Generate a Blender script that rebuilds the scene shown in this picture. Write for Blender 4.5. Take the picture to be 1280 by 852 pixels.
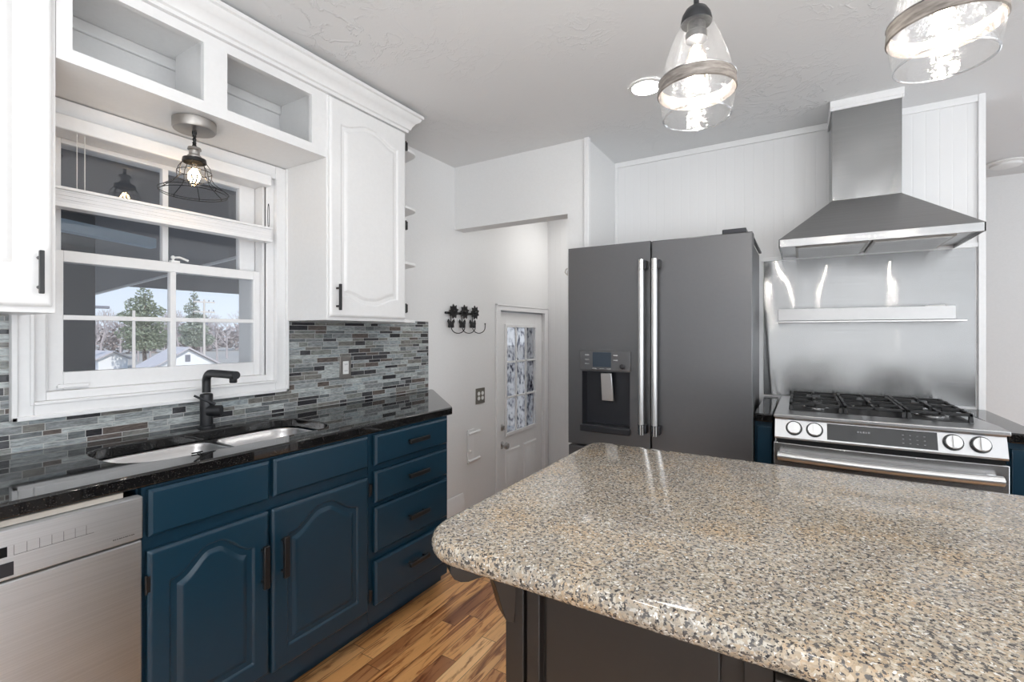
import bpy, bmesh, math, random
from mathutils import Vector, Matrix
R = math.radians
random.seed(7)
scene = bpy.context.scene
for o in list(bpy.data.objects): bpy.data.objects.remove(o)
col = scene.collection

# ------------------------------------------------------------------ camera
CAM_Z = 1.285
cam_d = bpy.data.cameras.new('camera'); cam = bpy.data.objects.new('camera', cam_d); col.objects.link(cam)
cam_d.sensor_width = 36; cam_d.lens = 594.04 / 1280 * 36
cam_d.shift_y = -10.44 / 1280
cam_d.clip_start = 0.02; cam_d.clip_end = 400
cam.location = (0, 0, CAM_Z); cam.rotation_euler = (R(90), 0, 0.545787)
scene.camera = cam

# ------------------------------------------------------------------ view
scene.view_settings.view_transform = 'Standard'; scene.view_settings.look = 'None'
scene.view_settings.gamma = 1.0; scene.view_settings.use_curve_mapping = False
scene.view_settings.exposure = 0.0

# ------------------------------------------------------------------ world
world = bpy.data.worlds.new('world'); scene.world = world; world.use_nodes = True
wt = world.node_tree; wt.nodes.clear()
wo = wt.nodes.new('ShaderNodeOutputWorld'); bg = wt.nodes.new('ShaderNodeBackground')
tc = wt.nodes.new('ShaderNodeTexCoord'); sx = wt.nodes.new('ShaderNodeSeparateXYZ'); rp = wt.nodes.new('ShaderNodeValToRGB')
wt.links.new(tc.outputs['Generated'], sx.inputs[0]); wt.links.new(sx.outputs['Z'], rp.inputs[0])
rp.color_ramp.elements[0].position = 0.0; rp.color_ramp.elements[0].color = (.78, .85, .95, 1)
rp.color_ramp.elements[1].position = 0.35; rp.color_ramp.elements[1].color = (.42, .60, .90, 1)
wt.links.new(rp.outputs[0], bg.inputs[0]); wt.links.new(bg.outputs[0], wo.inputs[0])
bg.inputs[1].default_value = 1.2

# ------------------------------------------------------------------ sun and area lights
sd = bpy.data.lights.new('sun', 'SUN'); sd.energy = 3.0; sd.angle = R(1); sd.color = (1, .95, .88)
so = bpy.data.objects.new('sun', sd); col.objects.link(so)
so.rotation_euler = (R(50), 0, R(75))

def area(name, loc, rot, sx_, sy_, power, color=(1, 1, 1)):
    d = bpy.data.lights.new(name, 'AREA'); d.shape = 'RECTANGLE'; d.size = sx_; d.size_y = sy_; d.energy = power; d.color = color
    o = bpy.data.objects.new(name, d); col.objects.link(o); o.location = loc; o.rotation_euler = rot
    return o
# fill lights added out of view, standing in for daylight from guessed windows
area('rear_fill_light', (3.2, -2.5, 1.5), (R(90), 0, 0), 1.0, 1.4, 36, (.95, .975, 1))
area('side_fill_light', (3.85, 0.6, 1.45), (R(90), 0, R(90)), 2.8, 1.6, 42, (.92, .965, 1))
area('dining_fill_light', (2.9, 4.8, 1.45), (R(-90), 0, 0), 1.2, 1.5, 22, (.93, .96, 1))
area('stair_light', (-1.45, 3.75, 2.38), (0, 0, 0), .5, .5, 5.5, (1, .98, .95))
# upward fill light added behind the camera, standing in for a bounced flash
area('bounce_fill', (0.9, -1.25, .8), (R(180), 0, 0), 3.2, 2.0, 105, (.96, .985, 1))

# ------------------------------------------------------------------ material helpers
def new_mat(name):
    m = bpy.data.materials.new(name); m.use_nodes = True
    nt = m.node_tree; b = nt.nodes['Principled BSDF']
    return m, nt, b
def N(nt, t, **k):
    n = nt.nodes.new(t)
    for a, v in k.items(): setattr(n, a, v)
    return n
def L(nt, a, b): nt.links.new(a, b)
def objco(nt):
    t = N(nt, 'ShaderNodeTexCoord'); return t.outputs['Object']
def geopos(nt):
    return N(nt, 'ShaderNodeNewGeometry').outputs['Position']
def ramp(nt, fac, stops, interp='LINEAR'):
    r = N(nt, 'ShaderNodeValToRGB'); cr = r.color_ramp; cr.interpolation = interp
    while len(cr.elements) > 1: cr.elements.remove(cr.elements[-1])
    cr.elements[0].position = stops[0][0]; cr.elements[0].color = (*stops[0][1], 1)
    for p, c in stops[1:]:
        e = cr.elements.new(p); e.color = (*c, 1)
    L(nt, fac, r.inputs[0]); return r.outputs[0]
def math_(nt, op, a, b=None, c=None):
    n = N(nt, 'ShaderNodeMath', operation=op)
    for i, v in enumerate((a, b, c)):
        if v is None: continue
        if isinstance(v, (int, float)): n.inputs[i].default_value = v
        else: L(nt, v, n.inputs[i])
    return n.outputs[0]
def noise(nt, vec, scale, detail=3, rough=.5):
    n = N(nt, 'ShaderNodeTexNoise'); n.inputs['Scale'].default_value = scale; n.inputs['Detail'].default_value = detail
    n.inputs['Roughness'].default_value = rough
    if vec is not None: L(nt, vec, n.inputs['Vector'])
    return n
def mapping(nt, vec, scale=(1, 1, 1), rot=(0, 0, 0)):
    n = N(nt, 'ShaderNodeMapping'); n.inputs['Scale'].default_value = scale; n.inputs['Rotation'].default_value = rot
    L(nt, vec, n.inputs['Vector']); return n.outputs[0]
def bump(nt, h, strength, dist, b):
    n = N(nt, 'ShaderNodeBump'); n.inputs['Strength'].default_value = strength; n.inputs['Distance'].default_value = dist
    L(nt, h, n.inputs['Height']); L(nt, n.outputs[0], b.inputs['Normal']); return n
def plain(name, c, rough=.5, metal=0, spec=.5, nb=0, ns=60, emit=None, es=0, coat=0):
    m, nt, b = new_mat(name)
    b.inputs['Base Color'].default_value = (*c, 1); b.inputs['Roughness'].default_value = rough
    b.inputs['Metallic'].default_value = metal; b.inputs['Specular IOR Level'].default_value = spec
    b.inputs['Coat Weight'].default_value = coat
    if emit: b.inputs['Emission Color'].default_value = (*emit, 1); b.inputs['Emission Strength'].default_value = es
    # a light procedural variation so no surface is perfectly flat
    n = noise(nt, objco(nt), ns, 3)
    mx = N(nt, 'ShaderNodeMix', data_type='RGBA'); mx.inputs[0].default_value = 1
    lo = [x * .985 for x in c]; hi = [min(1, x * 1.012) for x in c]
    L(nt, ramp(nt, n.outputs[0], [(.3, lo), (.7, hi)]), b.inputs['Base Color'])
    nt.nodes.remove(mx)
    if nb: bump(nt, n.outputs[0], nb, .002, b)
    return m
M = {}
M['wall'] = plain('wall_paint', (.80, .80, .80), .55, nb=.03, ns=90)
M['white'] = plain('white_enamel', (.80, .80, .80), .3)
M['bouncefloor'] = plain('pale_bounce_floor', (.56, .57, .58), .95, nb=.3, ns=300)  # unseen floor, pale grey so the light it bounces stays neutral
M['trim'] = plain('white_trim', (.84, .84, .845), .3)
M['blue'] = plain('blue_enamel', (.006, .032, .057), .32, nb=.08, ns=35)
M['bluefront'] = M['blue']
M['black'] = plain('black_metal', (.010, .010, .011), .35)
M['matteblack'] = plain('matte_black', (.02, .021, .024), .42, metal=.3)
M['gloss_black'] = plain('gloss_black', (.008, .008, .009), .08)
M['darkgap'] = plain('dark_gap', (.006, .006, .006), .8)
M['slate'] = plain('slate_metal', (.15, .15, .155), .38, metal=.75)
M['slatedark'] = plain('slate_dark', (.035, .036, .042), .3, metal=.4)
M['iron'] = plain('cast_iron', (.012, .012, .013), .5, nb=.1, ns=200)
M['chrome'] = plain('satin_chrome', (.62, .61, .60), .22, metal=1)
M['nickel'] = plain('aged_nickel', (.36, .34, .32), .38, metal=.8, ns=25)
M['islandwood'] = plain('dark_brown_paint', (.024, .019, .016), .38, nb=.06, ns=20)
M['plastic'] = plain('white_plastic', (.85, .85, .84), .35)
M['bronze'] = plain('bronze_plate', (.20, .185, .16), .4, metal=.5)
M['beige'] = plain('beige_strip', (.42, .38, .33), .5)
M['shade'] = plain('cellular_shade', (.80, .80, .81), .75, ns=150)
M['cord'] = plain('white_cord', (.75, .75, .73), .7)
M['bulbglow'] = plain('bulb_filament', (1, .8, .5), .4, emit=(1, .72, .42), es=60)
M['bulbwhite'] = plain('bulb_core', (1, 1, 1), .4, emit=(1, .95, .88), es=300)
M['led'] = plain('led_disc', (1, 1, 1), .4, emit=(1, .98, .95), es=50)
M['lcd'] = plain('display_glass', (.03, .04, .055), .15, emit=(.25, .4, .55), es=.03)
M['band'] = None
M['shelfsteel'] = plain('shelf_steel', (.47, .47, .475), .42, metal=.85)
M['handlesteel'] = plain('handle_steel', (.70, .70, .70), .34, metal=.9)
M['panelsteel'] = plain('panel_steel', (.50, .50, .505), .36, metal=.9)
M['knob'] = plain('knob_metal', (.56, .56, .56), .34, metal=.9)

def wood_band():
    m, nt, b = new_mat('weathered_band')
    n = noise(nt, mapping(nt, objco(nt), (10, 10, 55)), 2.2, 5, .6)
    L(nt, ramp(nt, n.outputs[0], [(.3, (.10, .085, .075)), (.5, (.22, .195, .175)), (.72, (.36, .33, .30))]), b.inputs['Base Color'])
    b.inputs['Roughness'].default_value = .55; b.inputs['Metallic'].default_value = .25
    return m
M['band'] = wood_band()

def steel(name, c=(.58, .58, .585), rough=.28, axis='X', aniso=.75, wav=0):
    m, nt, b = new_mat(name)
    p = objco(nt)
    sc = {'X': (2, 400, 400), 'Y': (400, 2, 400), 'Z': (400, 400, 2)}[axis]
    n = noise(nt, mapping(nt, p, sc), 1.0, 2)
    lo = [x * .93 for x in c]; hi = [x * 1.06 for x in c]
    L(nt, ramp(nt, n.outputs[0], [(.3, lo), (.7, hi)]), b.inputs['Base Color'])
    b.inputs['Metallic'].default_value = 1; b.inputs['Roughness'].default_value = rough
    b.inputs['Anisotropic'].default_value = aniso
    v = N(nt, 'ShaderNodeCombineXYZ')
    t = {'X': (0, 0, 1), 'Y': (0, 0, 1), 'Z': (1, 0, 0)}[axis]
    for i in range(3): v.inputs[i].default_value = t[i]
    gp = N(nt, 'ShaderNodeVectorMath', operation='MULTIPLY_ADD'); L(nt, geopos(nt), gp.inputs[0]); gp.inputs[1].default_value = (1e-5, 1e-5, 1e-5)
    L(nt, v.outputs[0], gp.inputs[2]); L(nt, gp.outputs[0], b.inputs['Tangent'])
    if wav:
        w = noise(nt, mapping(nt, p, (1.9, 1, 1.1)), 3.0, .6, .35)
        bn = bump(nt, w.outputs[0], 1.0, wav, b)
    return m
M['steelX'] = steel('brushed_steel', (.42, .423, .427), .27, 'X', .9)
M['steelflat'] = steel('brushed_steel_flat', (.55, .55, .555), .32, 'X', 0)
M['steelsheet'] = steel('brushed_steel_sheet', (.29, .293, .297), .15, 'X', 1.0, .010)
M['steelchim'] = steel('brushed_steel_chimney', (.33, .333, .337), .15, 'X', 1.0, .010)
M['steelhood'] = steel('brushed_steel_canopy', (.40, .40, .40), .33, 'X', .6)
M['steelZ'] = steel('brushed_steel_handle', (.66, .66, .66), .25, 'Z', .5)
M['steelY'] = steel('brushed_steel_dishwasher', (.56, .575, .59), .38, 'Y', .9)
M['steelsink'] = steel('brushed_steel_sink', (.66, .66, .67), .28, 'Y', 0)
M['steelrange'] = steel('brushed_steel_range', (.60, .60, .605), .25, 'X', .5)

def ceiling_mat():
    m, nt, b = new_mat('textured_ceiling')
    b.inputs['Base Color'].default_value = (.78, .785, .79, 1); b.inputs['Roughness'].default_value = .6
    p = objco(nt)
    w = noise(nt, p, 2.2, 2); w2 = N(nt, 'ShaderNodeMixRGB'); w2.blend_type = 'LINEAR_LIGHT'; w2.inputs[0].default_value = .25
    L(nt, p, w2.inputs[1]); L(nt, w.outputs['Color'], w2.inputs[2])
    a = noise(nt, w2.outputs[0], 11, 4, .55)
    r = ramp(nt, a.outputs[0], [(.0, (0, 0, 0)), (.47, (0, 0, 0)), (.5, (1, 1, 1)), (.53, (0, 0, 0)), (1, (0, 0, 0))])
    c = noise(nt, p, 60, 3)
    g = noise(nt, p, 1.7, 1)
    gate = ramp(nt, g.outputs[0], [(.42, (0, 0, 0)), (.62, (1, 1, 1))])
    h = math_(nt, 'ADD', math_(nt, 'MULTIPLY', r, gate), math_(nt, 'MULTIPLY', c.outputs[0], .25))
    bump(nt, h, .5, .005, b)
    return m
M['ceiling'] = ceiling_mat()

def bead_mat():
    m, nt, b = new_mat('beadboard_paint')
    b.inputs['Base Color'].default_value = (.81, .81, .815, 1); b.inputs['Roughness'].default_value = .4
    s = N(nt, 'ShaderNodeSeparateXYZ'); L(nt, geopos(nt), s.inputs[0])
    f = math_(nt, 'FRACT', math_(nt, 'MULTIPLY', math_(nt, 'ADD', s.outputs['X'], s.outputs['Y']), 1 / .052))
    d = math_(nt, 'ABSOLUTE', math_(nt, 'SUBTRACT', f, .5))
    h = math_(nt, 'MINIMUM', math_(nt, 'MULTIPLY', math_(nt, 'SUBTRACT', .5, d), 12), 1)
    bump(nt, h, .35, .002, b)
    return m
M['bead'] = bead_mat()

def floor_mat():
    m, nt, b = new_mat('hickory_planks')
    s = N(nt, 'ShaderNodeSeparateXYZ'); p = geopos(nt); L(nt, p, s.inputs[0])
    xs = math_(nt, 'MULTIPLY', s.outputs['X'], 1 / .072); row = math_(nt, 'FLOOR', xs)
    wn = N(nt, 'ShaderNodeTexWhiteNoise', noise_dimensions='1D'); L(nt, row, wn.inputs['W'])
    ys = math_(nt, 'ADD', math_(nt, 'MULTIPLY', s.outputs['Y'], 1 / .75), math_(nt, 'MULTIPLY', wn.outputs[0], 7.3))
    cell = math_(nt, 'FLOOR', ys)
    wn2 = N(nt, 'ShaderNodeTexWhiteNoise', noise_dimensions='2D'); cb = N(nt, 'ShaderNodeCombineXYZ')
    L(nt, row, cb.inputs[0]); L(nt, cell, cb.inputs[1]); L(nt, cb.outputs[0], wn2.inputs['Vector'])
    cb2 = N(nt, 'ShaderNodeCombineXYZ')
    L(nt, math_(nt, 'MULTIPLY', s.outputs['X'], 22), cb2.inputs[0]); L(nt, math_(nt, 'MULTIPLY', s.outputs['Y'], 2.2), cb2.inputs[1])
    L(nt, math_(nt, 'MULTIPLY', wn2.outputs[0], 40), cb2.inputs[2])
    g = noise(nt, cb2.outputs[0], 1.6, 6, .62); g.inputs['Distortion'].default_value = 1.2
    k = noise(nt, cb2.outputs[0], .45, 2, .5)
    base = ramp(nt, wn2.outputs[0], [(0, (.84, .45, .18)), (.3, (.70, .34, .12)), (.55, (.97, .60, .28)), (.82, (.60, .29, .11)), (1, (.36, .15, .065))])
    dark = ramp(nt, g.outputs[0], [(.3, (.20, .12, .09)), (.42, (.62, .48, .42)), (.50, (1, 1, 1)), (.8, (1.12, 1.1, 1.08))])
    kk = ramp(nt, k.outputs[0], [(.30, (.38, .25, .22)), (.45, (1, 1, 1))])
    m1 = N(nt, 'ShaderNodeMixRGB'); m1.blend_type = 'MULTIPLY'; m1.inputs[0].default_value = 1; L(nt, base, m1.inputs[1]); L(nt, dark, m1.inputs[2])
    m2 = N(nt, 'ShaderNodeMixRGB'); m2.blend_type = 'MULTIPLY'; m2.inputs[0].default_value = .8; L(nt, m1.outputs[0], m2.inputs[1]); L(nt, kk, m2.inputs[2])
    fx = math_(nt, 'FRACT', xs); fy = math_(nt, 'FRACT', ys)
    ex = math_(nt, 'MINIMUM', fx, math_(nt, 'SUBTRACT', 1, fx)); ey = math_(nt, 'MULTIPLY', math_(nt, 'MINIMUM', fy, math_(nt, 'SUBTRACT', 1, fy)), 9)
    e = math_(nt, 'MINIMUM', math_(nt, 'MULTIPLY', math_(nt, 'MINIMUM', ex, ey), 40), 1)
    m3 = N(nt, 'ShaderNodeMixRGB'); L(nt, e, m3.inputs[0]); m3.inputs[1].default_value = (.09, .045, .02, 1); L(nt, m2.outputs[0], m3.inputs[2])
    L(nt, m3.outputs[0], b.inputs['Base Color']); b.inputs['Roughness'].default_value = .3
    bump(nt, e, .3, .001, b)
    return m
M['floor'] = floor_mat()

def tile_mat():
    m, nt, b = new_mat('linear_mosaic_tile')
    s = N(nt, 'ShaderNodeSeparateXYZ'); p = geopos(nt); L(nt, p, s.inputs[0])
    rh = .0405                       # a tall and a short course together
    zs = math_(nt, 'MULTIPLY', s.outputs['Z'], 1 / rh); pr = math_(nt, 'FLOOR', zs); fz = math_(nt, 'FRACT', zs)
    tall = math_(nt, 'LESS_THAN', fz, .6)
    row = math_(nt, 'ADD', math_(nt, 'MULTIPLY', pr, 2), tall)
    # height inside the course
    ft = math_(nt, 'MULTIPLY', fz, 1 / .6); fs = math_(nt, 'MULTIPLY', math_(nt, 'SUBTRACT', fz, .6), 1 / .4)
    mixf = N(nt, 'ShaderNodeMix', data_type='FLOAT'); L(nt, tall, mixf.inputs[0]); L(nt, fs, mixf.inputs[2]); L(nt, ft, mixf.inputs[3]); fr = mixf.outputs[0]
    hh = N(nt, 'ShaderNodeMix', data_type='FLOAT'); L(nt, tall, hh.inputs[0]); hh.inputs[2].default_value = rh * .4; hh.inputs[3].default_value = rh * .6
    dz = math_(nt, 'MULTIPLY', math_(nt, 'MINIMUM', fr, math_(nt, 'SUBTRACT', 1, fr)), hh.outputs[0])
    wn = N(nt, 'ShaderNodeTexWhiteNoise', noise_dimensions='1D'); L(nt, row, wn.inputs['W'])
    wl = .18
    ys = math_(nt, 'ADD', math_(nt, 'MULTIPLY', s.outputs['Y'], 1 / wl), math_(nt, 'MULTIPLY', wn.outputs[0], 13))
    cell = math_(nt, 'FLOOR', ys); fy = math_(nt, 'FRACT', ys)
    cb = N(nt, 'ShaderNodeCombineXYZ'); L(nt, row, cb.inputs[0]); L(nt, cell, cb.inputs[1])
    w2 = N(nt, 'ShaderNodeTexWhiteNoise', noise_dimensions='2D'); L(nt, cb.outputs[0], w2.inputs['Vector'])
    sp = math_(nt, 'ADD', math_(nt, 'MULTIPLY', w2.outputs[0], .5), .25)
    gt = math_(nt, 'GREATER_THAN', fy, sp)
    dy = math_(nt, 'MULTIPLY', math_(nt, 'MINIMUM', math_(nt, 'MINIMUM', fy, math_(nt, 'SUBTRACT', 1, fy)), math_(nt, 'ABSOLUTE', math_(nt, 'SUBTRACT', fy, sp))), wl)
    dd = math_(nt, 'MINIMUM', dz, dy)
    tile = math_(nt, 'GREATER_THAN', dd, .0011)
    cb2 = N(nt, 'ShaderNodeCombineXYZ'); L(nt, row, cb2.inputs[0]); L(nt, cell, cb2.inputs[1]); L(nt, gt, cb2.inputs[2])
    w3 = N(nt, 'ShaderNodeTexWhiteNoise', noise_dimensions='3D'); L(nt, cb2.outputs[0], w3.inputs['Vector'])
    cc = ramp(nt, w3.outputs[0], [(0, (.15, .165, .17)), (.12, (.31, .335, .34)), (.28, (.20, .195, .18)), (.40, (.41, .44, .44)), (.52, (.055, .055, .06)), (.60, (.24, .255, .26)), (.70, (.12, .10, .09)), (.76, (.33, .37, .385)), (.87, (.03, .03, .034)), (.93, (.22, .23, .215))], 'CONSTANT')
    n = noise(nt, mapping(nt, p, (1, 30, 160)), 1.3, 5, .65)
    v = ramp(nt, n.outputs[0], [(.3, (.5, .5, .5)), (.7, (1.5, 1.5, 1.5))])
    m1 = N(nt, 'ShaderNodeMixRGB'); m1.blend_type = 'MULTIPLY'; m1.inputs[0].default_value = 1; L(nt, cc, m1.inputs[1]); L(nt, v, m1.inputs[2])
    m3 = N(nt, 'ShaderNodeMixRGB'); L(nt, tile, m3.inputs[0]); m3.inputs[1].default_value = (.48, .48, .47, 1); L(nt, m1.outputs[0], m3.inputs[2])
    L(nt, m3.outputs[0], b.inputs['Base Color'])
    rr = math_(nt, 'ADD', math_(nt, 'MULTIPLY', tile, -.5), .7)
    L(nt, rr, b.inputs['Roughness'])
    bump(nt, math_(nt, 'MINIMUM', math_(nt, 'MULTIPLY', dd, 500), 1), .35, .0015, b)
    return m
M['tile'] = tile_mat()

def granite_dark():
    m, nt, b = new_mat('black_granite')
    p = objco(nt)
    v = N(nt, 'ShaderNodeTexVoronoi'); v.inputs['Scale'].default_value = 480; L(nt, p, v.inputs['Vector'])
    s = N(nt, 'ShaderNodeSeparateXYZ'); L(nt, v.outputs['Color'], s.inputs[0])
    n = noise(nt, p, 40, 4)
    f = math_(nt, 'ADD', math_(nt, 'MULTIPLY', s.outputs[0], .7), math_(nt, 'MULTIPLY', n.outputs[0], .3))
    L(nt, ramp(nt, f, [(0, (.004, .004, .0045)), (.6, (.007, .007, .0075)), (.78, (.016, .015, .014)), (.86, (.05, .045, .04))], 'LINEAR'), b.inputs['Base Color'])
    b.inputs['Roughness'].default_value = .035; b.inputs['Specular IOR Level'].default_value = .65
    return m
M['granitedark'] = granite_dark()

def granite_isl():
    m, nt, b = new_mat('speckled_granite')
    p = objco(nt)
    w = noise(nt, p, 70, 2); mx = N(nt, 'ShaderNodeMixRGB'); mx.blend_type = 'LINEAR_LIGHT'; mx.inputs[0].default_value = .006
    L(nt, p, mx.inputs[1]); L(nt, w.outputs['Color'], mx.inputs[2])
    def vor(sc):
        v = N(nt, 'ShaderNodeTexVoronoi'); v.inputs['Scale'].default_value = sc; L(nt, mx.outputs[0], v.inputs['Vector'])
        s = N(nt, 'ShaderNodeSeparateXYZ'); L(nt, v.outputs['Color'], s.inputs[0]); return s.outputs
    a = vor(225); d = vor(360)
    base = ramp(nt, a[0], [(0, (.42, .355, .275)), (.22, (.34, .295, .235)), (.4, (.48, .425, .35)), (.55, (.375, .31, .235)), (.70, (.30, .27, .235)), (.80, (.52, .48, .415)), (.92, (.44, .34, .24))], 'CONSTANT')
    big = noise(nt, p, 9, 3)
    tint = ramp(nt, big.outputs[0], [(.35, (.88, .88, .9)), (.5, (1, 1, 1)), (.68, (1.08, .97, .84))])
    m1 = N(nt, 'ShaderNodeMixRGB'); m1.blend_type = 'MULTIPLY'; m1.inputs[0].default_value = 1; L(nt, base, m1.inputs[1]); L(nt, tint, m1.inputs[2])
    n1 = noise(nt, p, 150, 2.5, .6); n2 = noise(nt, mapping(nt, p, (1, 1, 1), (.5, .7, .2)), 215, 2, .6)
    k1 = ramp(nt, n1.outputs[0], [(.41, (1, 1, 1)), (.45, (0, 0, 0))])
    m2 = N(nt, 'ShaderNodeMixRGB'); L(nt, k1, m2.inputs[0]); L(nt, m1.outputs[0], m2.inputs[1]); m2.inputs[2].default_value = (.10, .093, .088, 1)
    k2 = ramp(nt, n2.outputs[0], [(.36, (1, 1, 1)), (.395, (0, 0, 0))])
    m3 = N(nt, 'ShaderNodeMixRGB'); L(nt, k2, m3.inputs[0]); L(nt, m2.outputs[0], m3.inputs[1]); m3.inputs[2].default_value = (.028, .026, .028, 1)
    k3 = math_(nt, 'LESS_THAN', d[2], .03)
    m4 = N(nt, 'ShaderNodeMixRGB'); L(nt, k3, m4.inputs[0]); L(nt, m3.outputs[0], m4.inputs[1]); m4.inputs[2].default_value = (.70, .68, .64, 1)
    L(nt, m4.outputs[0], b.inputs['Base Color'])
    b.inputs['Roughness'].default_value = .10; b.inputs['Specular IOR Level'].default_value = .5
    return m
M['granite'] = granite_isl()

def thin_glass(name, tint=(1, 1, 1), ior=.05, rough=0.0, bmp=0, bs=40, extra=0):
    m = bpy.data.materials.new(name); m.use_nodes = True; nt = m.node_tree; nt.nodes.clear()
    o = N(nt, 'ShaderNodeOutputMaterial'); t = N(nt, 'ShaderNodeBsdfTransparent'); t.inputs[0].default_value = (*tint, 1)
    g = N(nt, 'ShaderNodeBsdfGlossy'); g.inputs['Roughness'].default_value = rough; g.inputs[0].default_value = (1, 1, 1, 1)
    fr = N(nt, 'ShaderNodeLayerWeight'); fr.inputs[0].default_value = .5
    mx = N(nt, 'ShaderNodeMixShader')
    fac = math_(nt, 'ADD', ior, math_(nt, 'MULTIPLY', math_(nt, 'POWER', fr.outputs['Facing'], 5), .9))
    if extra:      # seeds in the glass scatter a little light
        df = N(nt, 'ShaderNodeBsdfTranslucent'); d2 = N(nt, 'ShaderNodeBsdfDiffuse'); m0 = N(nt, 'ShaderNodeMixShader'); m1 = N(nt, 'ShaderNodeMixShader')
        df.inputs[0].default_value = (.95, .95, .95, 1); d2.inputs[0].default_value = (.95, .95, .95, 1)
        m0.inputs[0].default_value = .5; L(nt, df.outputs[0], m0.inputs[1]); L(nt, d2.outputs[0], m0.inputs[2])
        m1.inputs[0].default_value = .013; L(nt, t.outputs[0], m1.inputs[1]); L(nt, m0.outputs[0], m1.inputs[2]); t = m1
    L(nt, fac, mx.inputs[0]); L(nt, t.outputs[0], mx.inputs[1]); L(nt, g.outputs[0], mx.inputs[2]); L(nt, mx.outputs[0], o.inputs[0])
    if bmp:
        n = noise(nt, objco(nt), bs, 3); bp = N(nt, 'ShaderNodeBump'); bp.inputs['Strength'].default_value = bmp; bp.inputs['Distance'].default_value = .004
        L(nt, n.outputs[0], bp.inputs['Height']); L(nt, bp.outputs[0], g.inputs['Normal']); L(nt, bp.outputs[0], fr.inputs['Normal'])
    return m
M['glass'] = thin_glass('window_glass', (.95, .96, .97), .06)
M['pglass'] = thin_glass('seeded_glass', (.965, .97, .975), .085, .05, .6, 70, 1)
M['rim'] = thin_glass('glass_rim', (.9, .91, .92), .25, .1, .3, 80, 1)
M['bulbglass'] = thin_glass('bulb_glass', (.99, .96, .92), .05, .02)

def film_mat():
    m, nt, b = new_mat('leaf_film')
    p = mapping(nt, objco(nt), (1, 22, 10))
    n = noise(nt, p, 1.0, 4, .6); n.inputs['Distortion'].default_value = 1.5
    v = N(nt, 'ShaderNodeTexVoronoi'); v.inputs['Scale'].default_value = 1.0; L(nt, mapping(nt, objco(nt), (1, 46, 26)), v.inputs['Vector'])
    f = math_(nt, 'ADD', math_(nt, 'MULTIPLY', n.outputs[0], .75), math_(nt, 'MULTIPLY', v.outputs['Distance'], .3))
    cc = ramp(nt, f, [(.36, (.16, .16, .19)), (.45, (.5, .5, .54)), (.52, (.95, .94, .93)), (.72, (1, 1, 1))])
    L(nt, cc, b.inputs['Base Color']); b.inputs['Roughness'].default_value = .25
    tr = N(nt, 'ShaderNodeBsdfTranslucent'); L(nt, cc, tr.inputs[0])
    mx = N(nt, 'ShaderNodeMixShader'); mx.inputs[0].default_value = .92
    o = nt.nodes['Material Output']
    tp = N(nt, 'ShaderNodeBsdfTransparent'); L(nt, cc, tp.inputs[0]); m9 = N(nt, 'ShaderNodeMixShader'); m9.inputs[0].default_value = .8
    L(nt, tr.outputs[0], m9.inputs[1]); L(nt, tp.outputs[0], m9.inputs[2]); tr = m9
    L(nt, b.outputs[0], mx.inputs[1]); L(nt, tr.outputs[0], mx.inputs[2]); L(nt, mx.outputs[0], o.inputs[0])
    return m
M['film'] = film_mat()
# outdoors
M['porchdark'] = plain('porch_paint', (.10, .105, .125), .7)
M['porchblue'] = plain('porch_board', (.25, .24, .245), .7)
M['porchpost'] = plain('porch_column', (.10, .10, .11), .8, ns=12)
M['porchreflect'] = plain('porch_reflection', (.42, .55, .66), .6)  # pale blue imitates a light reflection, not painted wood
M['ground'] = plain('dry_grass', (.42, .38, .33), .95, ns=.5)
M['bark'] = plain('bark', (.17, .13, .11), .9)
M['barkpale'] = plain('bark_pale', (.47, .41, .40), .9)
M['pole'] = plain('pole_wood', (.66, .60, .54), .85)
M['needle'] = plain('pine_needles', (.30, .335, .23), .8, ns=1.2)
M['needleblue'] = plain('spruce_needles', (.36, .39, .31), .8, ns=1.2)
M['siding'] = plain('house_siding', (.88, .88, .88), .7)
M['shingle'] = plain('roof_shingle', (.56, .52, .52), .9, ns=4)
M['vent'] = plain('attic_vent', (.22, .22, .25), .7)

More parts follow.
